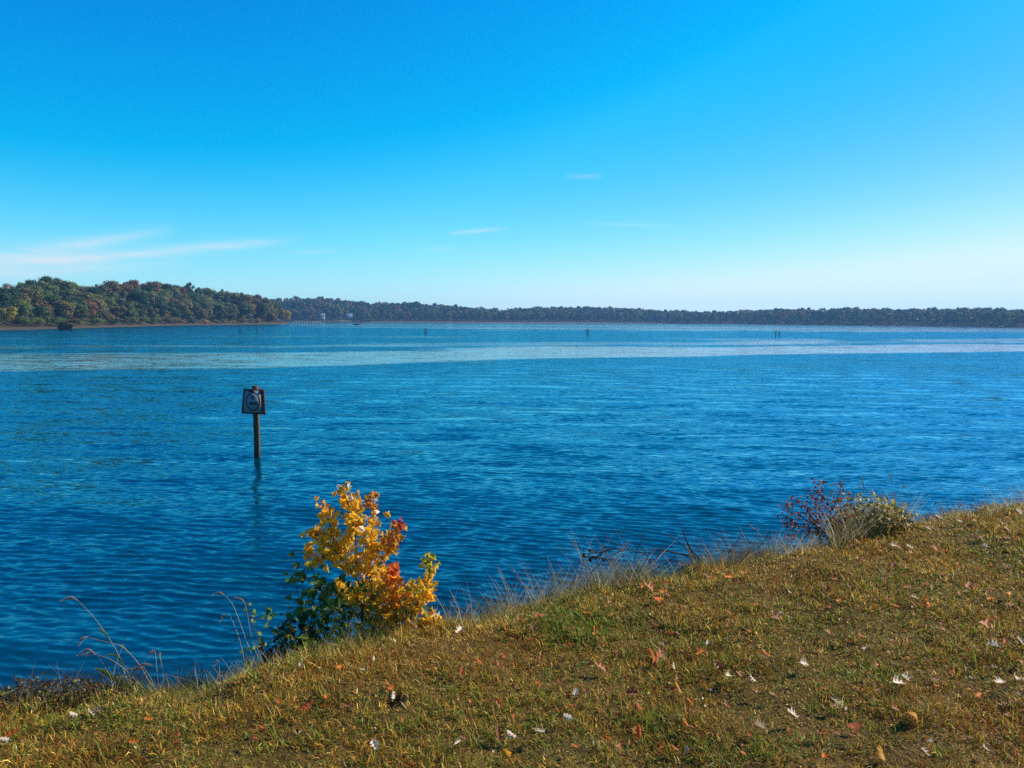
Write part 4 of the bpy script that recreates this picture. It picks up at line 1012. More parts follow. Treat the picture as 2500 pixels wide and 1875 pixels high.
def build_maple():
    Y0 = 4.3
    base = np.array(at_y(885, 1600, Y0)); base[2] = float(ground_z(base[0], Y0)) - 0.02
    root = empty('maple_sapling', Vector(base), 'young maple bush with golden yellow leaves on the bank edge', 'bush')
    inv = Vector(base)
    bark = mat('sapling_bark', (0.075, 0.045, 0.035), 0.8, 0.2, nscale=30.0, namp=0.3)
    lm = mat('maple_leaf_skin', objcol=True, rough=0.45, spec=0.2, transl=0.62, nscale=2.5, namp=0.22)
    lm2 = mat('maple_leaf_mass', attr='Col', rough=0.45, spec=0.2, transl=0.6)
    gold, amber, brown, red, orange, lime, green = (0.86, 0.50, 0.030), (0.84, 0.42, 0.024), (0.62, 0.27, 0.035), (0.52, 0.085, 0.036), (0.88, 0.32, 0.025), (0.48, 0.42, 0.04), (0.10, 0.16, 0.025)
    B = [  # path in photograph px, depth shift, colours from bottom to tip, leaves
        ([(884, 1512), (890, 1440), (872, 1385), (869, 1335), (862, 1280), (850, 1230), (830, 1186)], -0.02, [lime, gold, gold, gold, gold, gold, gold, amber], 38),
        ([(869, 1335), (866, 1270), (860, 1212)], 0.06, [gold, gold, amber], 26),
        ([(888, 1445), (902, 1365), (908, 1295), (911, 1208)], 0.05, [gold, gold, gold, gold, gold, amber, brown], 40),
        ([(897, 1420), (930, 1370), (958, 1325), (975, 1275)], -0.05, [gold, gold, gold, gold, amber, amber, brown, brown, brown, red], 36),
        ([(880, 1430), (845, 1375), (820, 1330), (805, 1280), (787, 1225)], 0.03, [lime, gold, gold, gold, gold, gold, gold, amber], 34),
        ([(840, 1370), (800, 1325), (760, 1300)], -0.03, [gold, gold, gold, gold, amber], 20),
        ([(835, 1385), (790, 1360), (748, 1343)], 0.02, [gold, gold, gold, gold, amber], 18),
        ([(950, 1510), (958, 1450), (958, 1390)], -0.04, [gold, gold, orange, orange, orange, orange, (0.80, 0.18, 0.03)], 30),
        ([(990, 1530), (1026, 1460), (1046, 1415), (1051, 1352)], 0.0, [lime, gold, gold, lime], 26),
        ([(960, 1530), (985, 1470), (1002, 1430)], 0.07, [lime, amber, lime], 22),
        ([(985, 1560), (1030, 1525), (1072, 1508)], -0.02, [amber, gold], 14),
        ([(900, 1500), (860, 1450), (820, 1420)], 0.08, [lime, gold, gold], 24),
        ([(905, 1480), (940, 1430), (925, 1400)], 0.08, [gold, gold], 20)]
    def leafframe(p):
        n_ = Vector((random.gauss(0.25, 0.6), random.gauss(-0.55, 0.5), random.gauss(0.55, 0.5)))
        return aim(n_, random.uniform(0, 6.28))
    vm = [leaf_mesh('leaf', 700 + i, 'maple') for i in range(6)]
    for m_ in vm: m_.materials.append(lm)
    tw = MB(); spots = []
    tr = smooth_path([base + (0, 0, -0.05), at_y(888, 1560, Y0), at_y(884, 1512, Y0), at_y(888, 1440, Y0)], 4)
    tw.tube(tr - base, np.linspace(0.010, 0.006, len(tr)), 7)
    for (pts, dy, cols, nl) in B:
        P = smooth_path(stem_path(pts, Y0, dy=dy * 2), 5); P0 = P.copy()
        tw.tube(P - base, np.linspace(0.0048, 0.0014, len(P)), 6)
        for i in range(int(nl * 2.6)):
            t = random.uniform(0.12, 1.0) ** 0.85; f = t * (len(P) - 1); i0 = min(int(f), len(P) - 2); p = P[i0] + (P[i0 + 1] - P[i0]) * (f - i0)
            sp = 0.044 * (1.25 - 0.75 * t); off = np.array([random.gauss(0, sp * 0.75), random.gauss(0, sp), random.gauss(0.0, sp * 0.7)])
            c = np.array(cols[min(int(t * len(cols)), len(cols) - 1)]) * random.uniform(0.8, 1.15)
            if random.random() < 0.05: c = np.array((0.85, 0.74, 0.55))
            spots.append((p, p + off, c, random.uniform(0.050, 0.070) * (1.08 - 0.25 * t)))
    # lower thicket of smaller greener leaves between the stems
    for i in range(800):
        px = random.gauss(925, 75); py = random.uniform(1425, 1612)
        if px < 770 + (1600 - py) * -0.1 or px > 1065: continue
        p = np.array(at_y(px, py, Y0 + random.uniform(-0.16, 0.22)))
        if p[2] < ground_z(p[0], p[1]) + 0.01: continue
        t = (py - 1425) / 190; mixc = lime if random.random() < 0.50 else (gold if random.random() < 0.52 else green)
        if px > 930 and py < 1560 and random.random() < 0.45: mixc = amber
        if px < 860 and random.random() < 0.6: mixc = green if random.random() < .6 else lime
        c = np.array(mixc) * random.uniform(0.55, 1.1)
        q = p + np.array([random.gauss(0, 0.02), 0, -0.04]); spots.append((q, p, c, random.uniform(0.038, 0.056)))
    # pale leaf backs catching the sun
    tw2 = MB()
    order = sorted(range(len(spots)), key=lambda i: -spots[i][3]); shown = set(order[:298])
    Vm, Cm, Qm = [], [], []; nv = 0
    for i, (a, p, c, s) in enumerate(spots):
        M = Matrix.Translation(Vector(p - base)) @ leafframe(p) @ Matrix.Diagonal((s, s, s, 1)) @ Matrix.Translation((-0.4, 0, 0))
        tw2.tube([a - base, p - base], [0.0011, 0.0007], 3, cap=False)
        if i in shown:
            o = obj('leaf', random.choice(vm), None, root); o.matrix_local = M; o.color = (*c, 1)
        else:
            src = random.choice(vm); co = np.empty(len(src.vertices) * 3, np.float32); src.vertices.foreach_get('co', co); co = co.reshape(-1, 3)
            mm = np.array(M); co = co @ mm[:3, :3].T + mm[:3, 3]; q = np.array([tuple(f.vertices) for f in src.polygons]) + nv
            Vm.append(co); Qm.append(q); Cm.append(np.tile(c, (len(co), 1))); nv += len(co)
    o = obj('foliage', make_mesh('foliage', np.concatenate(Vm), np.concatenate(Qm), colors=np.concatenate(Cm), smooth=True), lm2, root); o['kind'] = 'stuff'
    tw.build('branch', bark, root, True); o = tw2.build('leaf_stalk', mat('leaf_stalk_skin', (0.22, 0.06, 0.03), 0.6, 0.3), root); o['kind'] = 'stuff'

PLANT_MATS = {}
LEAFQ = np.array([(i * 5 + c, i * 5 + c + 5, i * 5 + c + 6, i * 5 + c + 1) for i in range(14) for c in range(4)] + [(75, 77, 78, 76)])
def pm(name, *a, **k):
    if name not in PLANT_MATS: PLANT_MATS[name] = mat(name, *a, **k)
    return PLANT_MATS[name]

def leafy_plant(name, label, cat, base_px, Y0, stems, leaves, colors, size, kind='oval', rad0=0.0025, depth=0.08, spread=0.03, barkc=(0.10, 0.06, 0.04), lift=0.0, mass=None):
    base = np.array(at_y(*base_px, Y0)); base[2] = float(ground_z(base[0], Y0)) - 0.02
    root = empty(name, Vector(base), label, cat)
    lm = pm('plant_leaf_skin', objcol=True, rough=0.5, spec=0.15, transl=0.42, nscale=2.5, namp=0.2)
    vm = [leaf_mesh('leaf', 900 + hash(kind) % 1 + i, kind) for i in range(4)]
    for m_ in vm: m_.materials.append(lm)
    tw = MB(); k = 0
    for si, pts in enumerate(stems):
        dy = random.uniform(-depth, depth); P = stem_path(pts, Y0, dy=dy)
        P = np.vstack([base[None], P]) if np.linalg.norm(P[0] - base) > 0.02 else P
        P = smooth_path(P, 5); tw.tube(P - base, np.linspace(rad0, rad0 * 0.35, len(P)), 5)
        for i in range(leaves):
            t = random.uniform(0.3, 1.0); f = t * (len(P) - 1); i0 = min(int(f), len(P) - 2); p = P[i0] + (P[i0 + 1] - P[i0]) * (f - i0)
            q = p + np.array([random.gauss(0, spread), random.gauss(0, spread), random.gauss(lift, spread)])
            if q[2] < ground_z(q[0], q[1]): continue
            s = size * random.uniform(0.7, 1.25); c = np.array(random.choice(colors)) * random.uniform(0.75, 1.2)
            tw.tube([p - base, q - base], [0.0010, 0.0007], 3, cap=False)
            o = obj('leaf', random.choice(vm), None, root); o.color = (*c, 1); k += 1
            o.matrix_local = Matrix.Translation(Vector(q - base)) @ aim((random.gauss(0.2, 0.6), random.gauss(-0.4, 0.5), random.gauss(0.7, 0.4)), random.uniform(0, 6.28)) @ Matrix.Diagonal((s, s, s, 1)) @ Matrix.Translation((-0.2, 0, 0))
    if mass:
        nm, x0, x1, yt, yb, ms = mass; Vm, Qm, Cm, nv = [], [], [], 0
        for i in range(nm):
            u = random.uniform(-1, 1); top = yb + (yt - yb) * math.sqrt(max(0, 1 - u * u)) * random.uniform(0.75, 1.05); px = (x0 + x1) / 2 + u * (x1 - x0) / 2; py = yb + (top - yb) * random.uniform(0, 1) ** 0.7
            q = np.array(at_y(px, py, Y0 + random.uniform(-0.16, 0.16)))
            if q[2] < ground_z(q[0], q[1]): continue
            s_ = ms * random.uniform(0.7, 1.3); src = random.choice(vm); co = np.empty(len(src.vertices) * 3, np.float32); src.vertices.foreach_get('co', co); co = co.reshape(-1, 3)
            mm = np.array(Matrix.Translation(Vector(q - base)) @ aim((random.gauss(0.3, 0.6), random.gauss(-0.4, 0.5), random.gauss(0.7, 0.4)), random.uniform(0, 6.28)) @ Matrix.Diagonal((s_, s_, s_, 1)))
            Vm.append(co @ mm[:3, :3].T + mm[:3, 3]); Qm.append(LEAFQ + nv); Cm.append(np.tile(np.array(random.choice(colors)) * random.uniform(0.7, 1.25), (len(co), 1))); nv += len(co)
        o = obj('foliage', make_mesh('foliage', np.concatenate(Vm), np.concatenate(Qm), colors=np.concatenate(Cm), smooth=True), pm('plant_leaf_mass', attr='Col', rough=0.45, spec=0.25, transl=0.35), root); o['kind'] = 'stuff'
    tw.build('stem', pm('stem_%d' % (int(barkc[0] * 1000)), barkc, 0.8, 0.2, nscale=30.0, namp=0.3), root, True)
    return root

def foxtail(label, pts, Y0, heads, leafs=(), group='foxtail grasses along the bank edge', stemc=(0.36, 0.28, 0.12), headc=(0.40, 0.24, 0.13)):
    """pts: stalk from the ground up; heads: short px paths of the drooping seed heads; leafs: px paths with a width in px"""
    P = stem_path(pts, Y0, dy=random.uniform(-0.05, 0.1)); base = P[0].copy(); gz = float(ground_z(base[0], base[1])) - 0.02
    if base[2] > gz: P = np.vstack([[base[0] + 0.01, base[1], gz], P]); base = P[0].copy()
    else: base[2] = gz
    root = empty('foxtail_grass', Vector(base), label, 'grass stalk', group)
    b = MB(); Q = smooth_path(P, 5); b.tube(Q - base, np.linspace(0.0016, 0.0008, len(Q)), 5); b.build('stem', pm('straw_stem', stemc, 0.5, 0.3, nscale=40, namp=0.25), root, True)
    for hp in heads:
        yy = P[-1][1]; A = smooth_path(np.array([np.array(at_y(a, c, yy)) for a, c in hp]), 6); b = MB(); n_ = len(A)
        t = np.linspace(0, 1, n_); R = 0.0042 * np.clip(np.sin(math.pi * (0.08 + 0.84 * t)), 0.25, 1); cc = np.array(headc)
        b.tube(A - base, R, 7, col=cc * 0.8)
        for i in range(150):                                      # bristles
            f = random.uniform(0, n_ - 1.01); i0 = int(f); p = A[i0] + (A[i0 + 1] - A[i0]) * (f - i0); tg = A[i0 + 1] - A[i0]; tg = tg / (np.linalg.norm(tg) + 1e-9)
            v = np.random.default_rng(i).normal(size=3); v -= tg * v.dot(tg); v /= np.linalg.norm(v); s = np.cross(tg, v) * 0.00045
            e = p + v * random.uniform(0.006, 0.011) + tg * 0.006
            b.add([p - s - base, p + s - base, e - base], tris=[(0, 1, 2)], col=cc * random.uniform(0.9, 1.5))
        b.build('seed_head', pm('seed_head_bristle', attr='Col', rough=0.6, spec=0.3, transl=0.3), root, colors=True)
    for (lp, wpx, c) in leafs:
        A = smooth_path(stem_path(lp, Y0 + 0.02, dy=0.03), 5); n_ = len(A); t = np.linspace(0, 1, n_); wd = wpx / F * Y0 * 0.5 * np.sin(math.pi * np.clip(0.12 + 0.88 * t, 0, 1)) + 0.0004
        T = np.gradient(A, axis=0); T /= np.linalg.norm(T, axis=1)[:, None]; s = np.cross(T, np.array([0.2, -0.9, 0.3])); s /= np.linalg.norm(s, axis=1)[:, None]
        V = np.stack([A - s * wd[:, None], A + np.array([0, 0.002, -0.001]), A + s * wd[:, None]], 1).reshape(-1, 3) - base
        Qd = [(i * 3 + j, i * 3 + j + 1, i * 3 + 4 + j, i * 3 + 3 + j) for i in range(n_ - 1) for j in (0, 1)]
        o = obj('blade', make_mesh('blade', V, Qd, smooth=True), pm('grass_leaf_skin', objcol=True, rough=0.4, spec=0.4, transl=0.4, nscale=6.0, namp=0.25), root); o.color = (*c, 1)

def tuft(label, px0, px1, py0, py1, Y0, n_, lmin, lmax, cols, wid=0.0022, lean=0.35, cat='grass tuft', name='grass_tuft', group=None, dirx=0.0, forks=0, dY=0.15):
    """a loose clump of long blades or stalks rooted in the bank"""
    cx, cy = (px0 + px1) / 2, (py0 + py1) / 2; Y0 = crest_y(cx) + Y0; b0 = np.array(at_y(cx, cy, Y0)); b0[2] = float(ground_z(b0[0], Y0))
    root = tag(obj(name, None), label, cat, group) if False else empty(name, Vector(b0), label, cat, group)
    b = MB()
    for i in range(n_):
        y = Y0 + random.uniform(-dY, dY); pxr = random.uniform(px0, px1); y = crest_y(pxr) + (y - crest_y(cx)); p = np.array(at_y(pxr, cy, y)); p[2] = float(ground_z(p[0], y)) - 0.01
        l = random.uniform(lmin, lmax); a = random.gauss(dirx, 0.6) ; ln = abs(random.gauss(lean, 0.2)); d = np.array([math.sin(ln) * math.copysign(1, a) * min(1, abs(a) + .3), random.gauss(0, 0.25), math.cos(ln)]); d /= np.linalg.norm(d)
        k = np.array([math.copysign(1, a) * 0.35, random.gauss(0, .15), -0.25 * random.random()])
        P = np.array([p, p + d * l * 0.5, p + d * l + k * l * 0.3]); P = smooth_path(P, 3); c = np.array(random.choice(cols)) * random.uniform(0.7, 1.25)
        T = d; s = np.cross(T, np.array([random.gauss(0, .4), -1, random.gauss(0, .4)])); s /= np.linalg.norm(s); w = wid * random.uniform(0.6, 1.3) * np.array([1, .95, .85, .7, .55, .35, .12])[:len(P)]
        V = np.stack([P - s * w[:, None] / 2, P + s * w[:, None] / 2], 1).reshape(-1, 3) - b0
        b.add(V, [(2 * j, 2 * j + 1, 2 * j + 3, 2 * j + 2) for j in range(len(P) - 1)], col=c)
        for f in range(random.randint(0, forks)):
            q = P[random.randint(2, len(P) - 2)]; e = q + np.array([random.gauss(0, 1), random.gauss(0, .5), random.uniform(.2, 1.2)]) * l * 0.12
            b.add(np.array([q - s * w[2] * .3, q + s * w[2] * .3, e]) - b0, tris=[(0, 1, 2)], col=c)
    o = b.build('blades', pm('tuft_blade', attr='Col', rough=0.5, spec=0.15, transl=0.4), root, colors=True); o['kind'] = 'stuff'
    return root

def build_plants():
    straw, pstraw, ol, gr, bgr = (0.48, 0.36, 0.16), (0.66, 0.55, 0.34), (0.22, 0.18, 0.04), (0.09, 0.14, 0.025), (0.16, 0.24, 0.05)
    twig = (0.17, 0.10, 0.055)
    G = (0.06, 0.12, 0.022); G2 = (0.10, 0.19, 0.03); G3 = (0.18, 0.26, 0.12); YG = (0.16, 0.20, 0.03)
    # dark green shrubs and weeds left of the maple
    leafy_plant('green_shrub', 'dark green leafy shrub leaning left out of the yellow maple bush', 'shrub', (770, 1590), 4.2,
                [[(765, 1560), (735, 1480), (722, 1420), (722, 1376)], [(770, 1540), (765, 1460), (770, 1400)], [(780, 1560), (790, 1470), (785, 1410)], [(770, 1560), (740, 1500), (718, 1460)], [(790, 1560), (810, 1490), (800, 1440)]], 17, [G2, G2, (0.08, 0.15, .02), (0.13, 0.21, .03), G], 0.062, 'maple', 0.003, 0.1, 0.035, mass=(50, 705, 850, 1430, 1620, 0.05))
    leafy_plant('leafy_weed', 'tall weed with paired round grey green leaves at the water side', 'weed', (690, 1620), 4.0,
                [[(685, 1600), (672, 1560), (662, 1520), (655, 1483)]], 11, [G, G2, G3], 0.045, 'oval', 0.0022, 0.02, 0.016)
    leafy_plant('leafy_weed', 'weed with small yellowish leaves and a leaning straw stalk', 'weed', (660, 1640), 3.85,
                [[(652, 1610), (628, 1550), (612, 1515), (600, 1495)]], 15, [G2, YG, G3], 0.034, 'oval', 0.0022, 0.03, 0.022)
    leafy_plant('leafy_weed', 'small drooping bright green weed below the foxtail heads', 'weed', (606, 1640), 3.75,
                [[(606, 1620), (602, 1600), (598, 1588)], [(606, 1620), (586, 1592)]], 7, [(0.05, .13, .02), G2], 0.045, 'lance', 0.0016, 0.02, 0.014)
    leafy_plant('bramble', 'dark tangled bramble with a few yellow leaves between weed and maple', 'bramble', (720, 1625), 4.05,
                [[(700, 1600), (680, 1560), (690, 1520)], [(720, 1600), (712, 1540), (700, 1500)], [(730, 1610), (740, 1560), (752, 1520)], [(710, 1615), (660, 1600), (640, 1590)], [(740, 1610), (780, 1570), (790, 1540)]], 24,
                [(0.035, 0.028, 0.014), (0.05, 0.04, 0.02), G, (0.03, .045, .015), (0.10, .07, .02)], 0.036, 'oval', 0.0025, 0.1, 0.035, (0.06, 0.035, 0.03), mass=(260, 640, 800, 1530, 1640, 0.03))
    leafy_plant('leafy_weed', 'bright broad leaved green weed at the foot of the maple bush', 'weed', (762, 1628), 3.95,
                [[(760, 1600), (752, 1572)], [(765, 1605), (772, 1590), (760, 1600)], [(760, 1610), (735, 1590)]], 5, [(0.10, 0.17, 0.02), (0.13, 0.20, 0.03)], 0.075, 'oval', 0.002, 0.02, 0.02)
    leafy_plant('yellow_weed', 'low weed with scattered yellow leaves in the bramble', 'weed', (690, 1620), 4.0,
                [[(690, 1590), (680, 1560), (722, 1532)], [(700, 1590), (745, 1535)]], 6, [(0.6, .36, .02), (0.4, 0.3, 0.03)], 0.04, 'maple', 0.002, 0.02, 0.02)
    # purple shrub and straw mound on the right
    R1, R2, R3 = (0.26, 0.035, 0.055), (0.15, 0.028, 0.05), (0.30, 0.07, 0.04)
    leafy_plant('purple_shrub', 'sparse purple red shrub with thin bare branches on the right crest', 'shrub', (2005, 1335), 6.05,
                [[(2000, 1310), (1985, 1270), (1960, 1230), (1930, 1215)], [(2000, 1310), (1970, 1270), (1930, 1250), (1912, 1232)], [(2000, 1305), (2000, 1250), (2010, 1200), (1995, 1182)],
                 [(2005, 1305), (2030, 1250), (2048, 1205), (2058, 1178)], [(2005, 1305), (2040, 1255), (2080, 1215)], [(1990, 1300), (1950, 1290), (1910, 1270)], [(2000, 1300), (1990, 1230), (2020, 1180)], [(2000, 1300), (1960, 1250), (1945, 1215)]], 36,
                [R1, R2, R2, R3, (0.20, .10, .03)], 0.033, 'oval', 0.0042, 0.14, 0.035, (0.13, 0.05, 0.055), mass=(230, 1915, 2085, 1185, 1340, 0.030))
    leafy_plant('weed_mound', 'rounded olive yellow weed mound beside the purple shrub', 'shrub', (2110, 1335), 6.15,
                [[(2080, 1310), (2060, 1270), (2050, 1240)], [(2090, 1310), (2095, 1260), (2090, 1225)], [(2110, 1310), (2130, 1260), (2140, 1232)], [(2130, 1310), (2170, 1265), (2180, 1245)], [(2140, 1320), (2190, 1290), (2215, 1262)], [(2080, 1320), (2045, 1300), (2040, 1270)], [(2120, 1310), (2150, 1280), (2160, 1250)]], 36,
                [(0.52, 0.38, 0.06), (0.32, 0.27, 0.05), (0.56, 0.40, 0.09), (0.18, 0.10, 0.03), (0.30, .24, .06)], 0.05, 'oval', 0.003, 0.2, 0.05, mass=(1300, 2020, 2240, 1208, 1345, 0.036))
    tuft('pale straw grass tuft standing in the olive weed mound', 2040, 2220, 1330, 1330, 0.12, 620, 0.14, 0.42, [straw, straw, pstraw, ol], 0.0045, 0.45, dirx=-0.4)
    # straw tufts along the crest
    for (lab, a, b_, Y, n_, l0, l1, cs) in [
            ('wispy dry grass tuft with thin forked stalks right of the maple', 1090, 1240, 0.20, 110, 0.08, 0.30, [straw, pstraw, ol, gr]),
            ('thin dry grass tuft second along the crest from the maple', 1230, 1400, 0.20, 150, 0.08, 0.34, [straw, pstraw, ol]),
            ('dense pale standing grass tuft left of the dead branches', 1380, 1600, 0.13, 560, 0.06, 0.25, [straw, pstraw, twig, ol, gr, twig]),
            ('tall wispy grass tuft behind the curled dead branch', 1420, 1560, 0.32, 120, 0.16, 0.48, [straw, pstraw, twig]),
            ('mixed green and straw tuft under the dead branches', 1520, 1680, 0.2, 320, 0.07, 0.26, [straw, ol, gr, twig]),
            ('grey straw tuft between dead branches and purple shrub', 1690, 1900, 0.18, 380, 0.07, 0.31, [straw, twig, twig, ol]),
            ('short straw tuft at the foot of the purple shrub', 1880, 2010, 0.15, 240, 0.08, 0.24, [straw, ol, pstraw]),
            ('thin grey grass tuft right of the weed mound', 2225, 2360, 0.15, 200, 0.06, 0.22, [straw, pstraw, ol]),
            ('faint wispy tuft at the far right of the crest', 2380, 2520, 0.15, 160, 0.06, 0.30, [straw, pstraw]),
            ('greenish tuft on the left crest below the foxtails', 300, 470, 0.10, 170, 0.05, 0.15, [gr, ol, straw, bgr]),
            ('green and straw tuft on the crest under the leafy weeds', 470, 660, 0.10, 200, 0.05, 0.15, [gr, ol, straw, pstraw, bgr]),
            ('short green straw tuft along the crest under the bramble', 640, 860, 0.12, 190, 0.05, 0.15, [gr, ol, straw, pstraw]),
            ('arching green blades in front of the maple foot', 790, 960, 0.15, 110, 0.10, 0.26, [gr, ol, straw, bgr])]:
        tuft(lab, a, b_, 1500, 1500, Y, n_, l0, l1, cs, 0.0030, 0.45, forks=2, dirx=-0.1)
    # dark weeds at the left
    tuft('dark reddish brown weed tuft at the left end of the crest', 40, 330, 1700, 1700, 0.16, 380, 0.08, 0.24, [(0.055, 0.03, 0.016), (0.09, 0.045, 0.02), (0.04, .035, .012), (0.12, .09, .03)], 0.003, 0.5, forks=3)
    tuft('dark weed tuft in the lower left corner', -120, 60, 1740, 1740, 0.12, 260, 0.06, 0.17, [(0.05, 0.035, 0.016), (0.08, 0.05, 0.02), (0.05, .05, .015)], 0.003, 0.5, forks=2)
    tuft('few thin straw stalks standing out of the left weeds', 0, 330, 1700, 1700, 0.15, 30, 0.12, 0.28, [straw, pstraw], 0.0026, 0.3)
    leafy_plant('dark_weeds', 'dark brown leafy weed mass at the left end of the crest', 'weeds', (180, 1720), crest_y(180) + 0.12,
                [[(60, 1720), (50, 1680), (40, 1650)], [(110, 1720), (100, 1680), (96, 1655)], [(170, 1720), (180, 1670), (176, 1650)], [(220, 1720), (235, 1680), (246, 1658)], [(280, 1720), (290, 1685), (300, 1665)]], 16,
                [(0.10, 0.055, 0.022), (0.07, 0.05, 0.018), (0.14, 0.075, 0.03), (0.16, 0.15, 0.03), (0.05, 0.05, 0.016)], 0.022, 'oval', 0.0016, 0.05, 0.02, (0.10, 0.06, 0.04), mass=(1100, -40, 350, 1650, 1735, 0.016))
    # dead branches
    dead = pm('dead_wood', (0.075, 0.045, 0.036), 0.9, 0.1, nscale=30, namp=0.4)
    def dead_branch(label, Y, paths, r, curled=()):
        A = stem_path(paths[0], Y); base = A[0].copy(); base[2] = float(ground_z(base[0], Y)) - 0.02
        root = empty('dead_branch', Vector(base), label, 'branch')
        for i, pth in enumerate(paths):
            P = smooth_path(np.vstack([base[None], stem_path(pth, Y, dy=random.uniform(-.1, .1))]) if i == 0 else stem_path(pth, Y, dy=random.uniform(-.1, .1)), 5)
            b = MB(); b.tube(P - base, np.linspace(r, r * 0.35, len(P)), 6); b.build('branch' if i == 0 else 'twig', dead, root, True)
            if i == 0: main = b
        if curled:
            me_ = [leaf_mesh('leaf', 1200 + i, 'oval') for i in range(3)]
            for m_ in me_: m_.materials.append(pm('dead_leaf_skin', objcol=True, rough=0.7, spec=0.2, transl=0.15))
            for (px, py, s) in curled:
                for j in range(3):
                    q = np.array(at_y(px + random.gauss(0, 5), py + random.gauss(0, 4), Y + random.gauss(0, .03))); o = obj('leaf', random.choice(me_), None, root); o.color = (0.045, 0.022, 0.018, 1)
                    o.matrix_local = Matrix.Translation(Vector(q - base)) @ aim((random.gauss(0, 1), random.gauss(0, 1), random.gauss(0, 1)), random.uniform(0, 6)) @ Matrix.Diagonal((s, s * .8, s, 1))
    dead_branch('dark dead branch with curled leaves lying low over the water', 5.15, [[(1590, 1400), (1580, 1358), (1545, 1345), (1500, 1340), (1470, 1348), (1430, 1352)], [(1520, 1342), (1500, 1352), (1478, 1360)], [(1475, 1346), (1450, 1362), (1425, 1358)]], 0.006,
                [(1428, 1354, .05), (1440, 1360, .045), (1450, 1348, .045), (1465, 1356, .05), (1475, 1340, .04), (1430, 1345, .04), (1482, 1355, .035)])
    dead_branch('forked bare dark branch leaning left above the dead tangle', 5.3, [[(1735, 1395), (1700, 1365), (1672, 1335), (1650, 1318), (1622, 1301)], [(1690, 1350), (1672, 1310), (1666, 1285)], [(1700, 1362), (1650, 1350), (1592, 1340)], [(1720, 1380), (1690, 1345), (1680, 1340)]], 0.007)
    dead_branch('thin upright dead branch beside the forked bare one', 5.25, [[(1595, 1410), (1594, 1375), (1592, 1342)], [(1594, 1375), (1612, 1350), (1626, 1325)], [(1600, 1390), (1640, 1365), (1655, 1340)]], 0.004)
    dead_branch('small dead brush tangle between the dead branches and the crest', 5.25, [[(1640, 1410), (1630, 1380), (1600, 1372)], [(1660, 1410), (1700, 1385), (1712, 1370)], [(1690, 1410), (1660, 1380), (1620, 1385)], [(1640, 1400), (1690, 1372), (1660, 1352)], [(1620, 1405), (1590, 1388), (1560, 1378)]], 0.004)
    for lab, b0_, ps in [('thin bare twig spray left of the curled dead branch', 1445, [[(1445, 1440), (1440, 1390), (1425, 1350)], [(1442, 1400), (1470, 1370), (1482, 1345)], [(1440, 1390), (1415, 1372), (1400, 1368)]]),
                         ('thin bare twig spray rising behind the dead tangle', 1560, [[(1560, 1420), (1550, 1370), (1520, 1310), (1505, 1290)], [(1548, 1366), (1565, 1320), (1580, 1290)], [(1535, 1340), (1500, 1325), (1470, 1300)]]),
                         ('bare leaning twig spray between dead tangle and purple shrub', 1790, [[(1790, 1390), (1778, 1350), (1760, 1300), (1752, 1285)], [(1778, 1350), (1800, 1320), (1812, 1296)], [(1765, 1315), (1740, 1300), (1722, 1288)]]),
                         ('small brown twig spray just left of the purple shrub', 1860, [[(1860, 1370), (1848, 1330), (1836, 1300)], [(1850, 1340), (1872, 1310), (1880, 1290)], [(1850, 1336), (1828, 1322), (1815, 1318)]])]:
        dead_branch(lab, crest_y(b0_) + 0.2, ps, 0.0032)
    # foxtails, left clump
    yl = (0.30, 0.33, 0.03); g_ = (0.14, 0.20, 0.04)
    foxtail('tallest foxtail stalk, its head drooping left over open water', [(345, 1715), (310, 1660), (290, 1600), (262, 1552), (232, 1510), (190, 1466)], 3.60, [[(190, 1466), (172, 1459), (150, 1468)]], [([(266, 1556), (252, 1542), (238, 1532)], 5, yl), ([(302, 1628), (290, 1606), (272, 1598), (255, 1598)], 5, g_)])
    foxtail('second tallest foxtail stalk with a jointed leaning stem', [(398, 1705), (362, 1660), (340, 1622), (300, 1580), (262, 1568), (214, 1556)], 3.60, [[(214, 1556), (200, 1560), (193, 1574)]], [([(312, 1592), (300, 1580), (290, 1573)], 5, straw), ([(398, 1700), (378, 1680), (354, 1660)], 6, straw)])
    foxtail('foxtail with two dark drooping heads below the second tallest', [(352, 1685), (330, 1660), (305, 1634), (270, 1610), (232, 1597)], 3.58, [[(232, 1597), (214, 1586), (190, 1602)], [(234, 1598), (220, 1595), (208, 1601)]], [([(352, 1680), (330, 1672), (318, 1662)], 5, (0.3, .3, .08))])
    foxtail('foxtail head lying sideways across the second stalk', [(385, 1705), (370, 1660), (352, 1632)], 3.58, [[(372, 1625), (350, 1622), (330, 1634)], [(352, 1630), (330, 1634), (310, 1634)]])
    foxtail('small tilted foxtail head hanging free right of the left clump', [(390, 1710), (385, 1660), (380, 1600), (378, 1590)], 3.65, [[(378, 1588), (370, 1592), (362, 1601)]])
    foxtail('tiny pale foxtail head on a thin stalk right of the tilted one', [(400, 1710), (398, 1650), (390, 1598)], 3.66, [[(391, 1592), (389, 1598)]])
    foxtail('curved pale foxtail low in the left clump', [(350, 1690), (325, 1668), (308, 1655)], 3.55, [[(308, 1655), (298, 1652), (288, 1656)]], [([(312, 1678), (285, 1660), (255, 1640), (228, 1630)], 11, (0.27, 0.30, 0.02))])
    foxtail('left foxtail head of the arching pair above the weeds', [(630, 1640), (600, 1560), (570, 1480), (548, 1453)], 3.8, [[(548, 1453), (535, 1447), (520, 1452)]])
    foxtail('right foxtail head of the arching pair above the weeds', [(640, 1640), (615, 1560), (604, 1500), (599, 1476)], 3.85, [[(599, 1476), (590, 1464), (573, 1459)]])
    foxtail('foxtail head pointing down left below the arching pair', [(600, 1650), (590, 1580), (565, 1510), (554, 1502)], 3.78, [[(554, 1502), (545, 1504), (536, 1516)]])
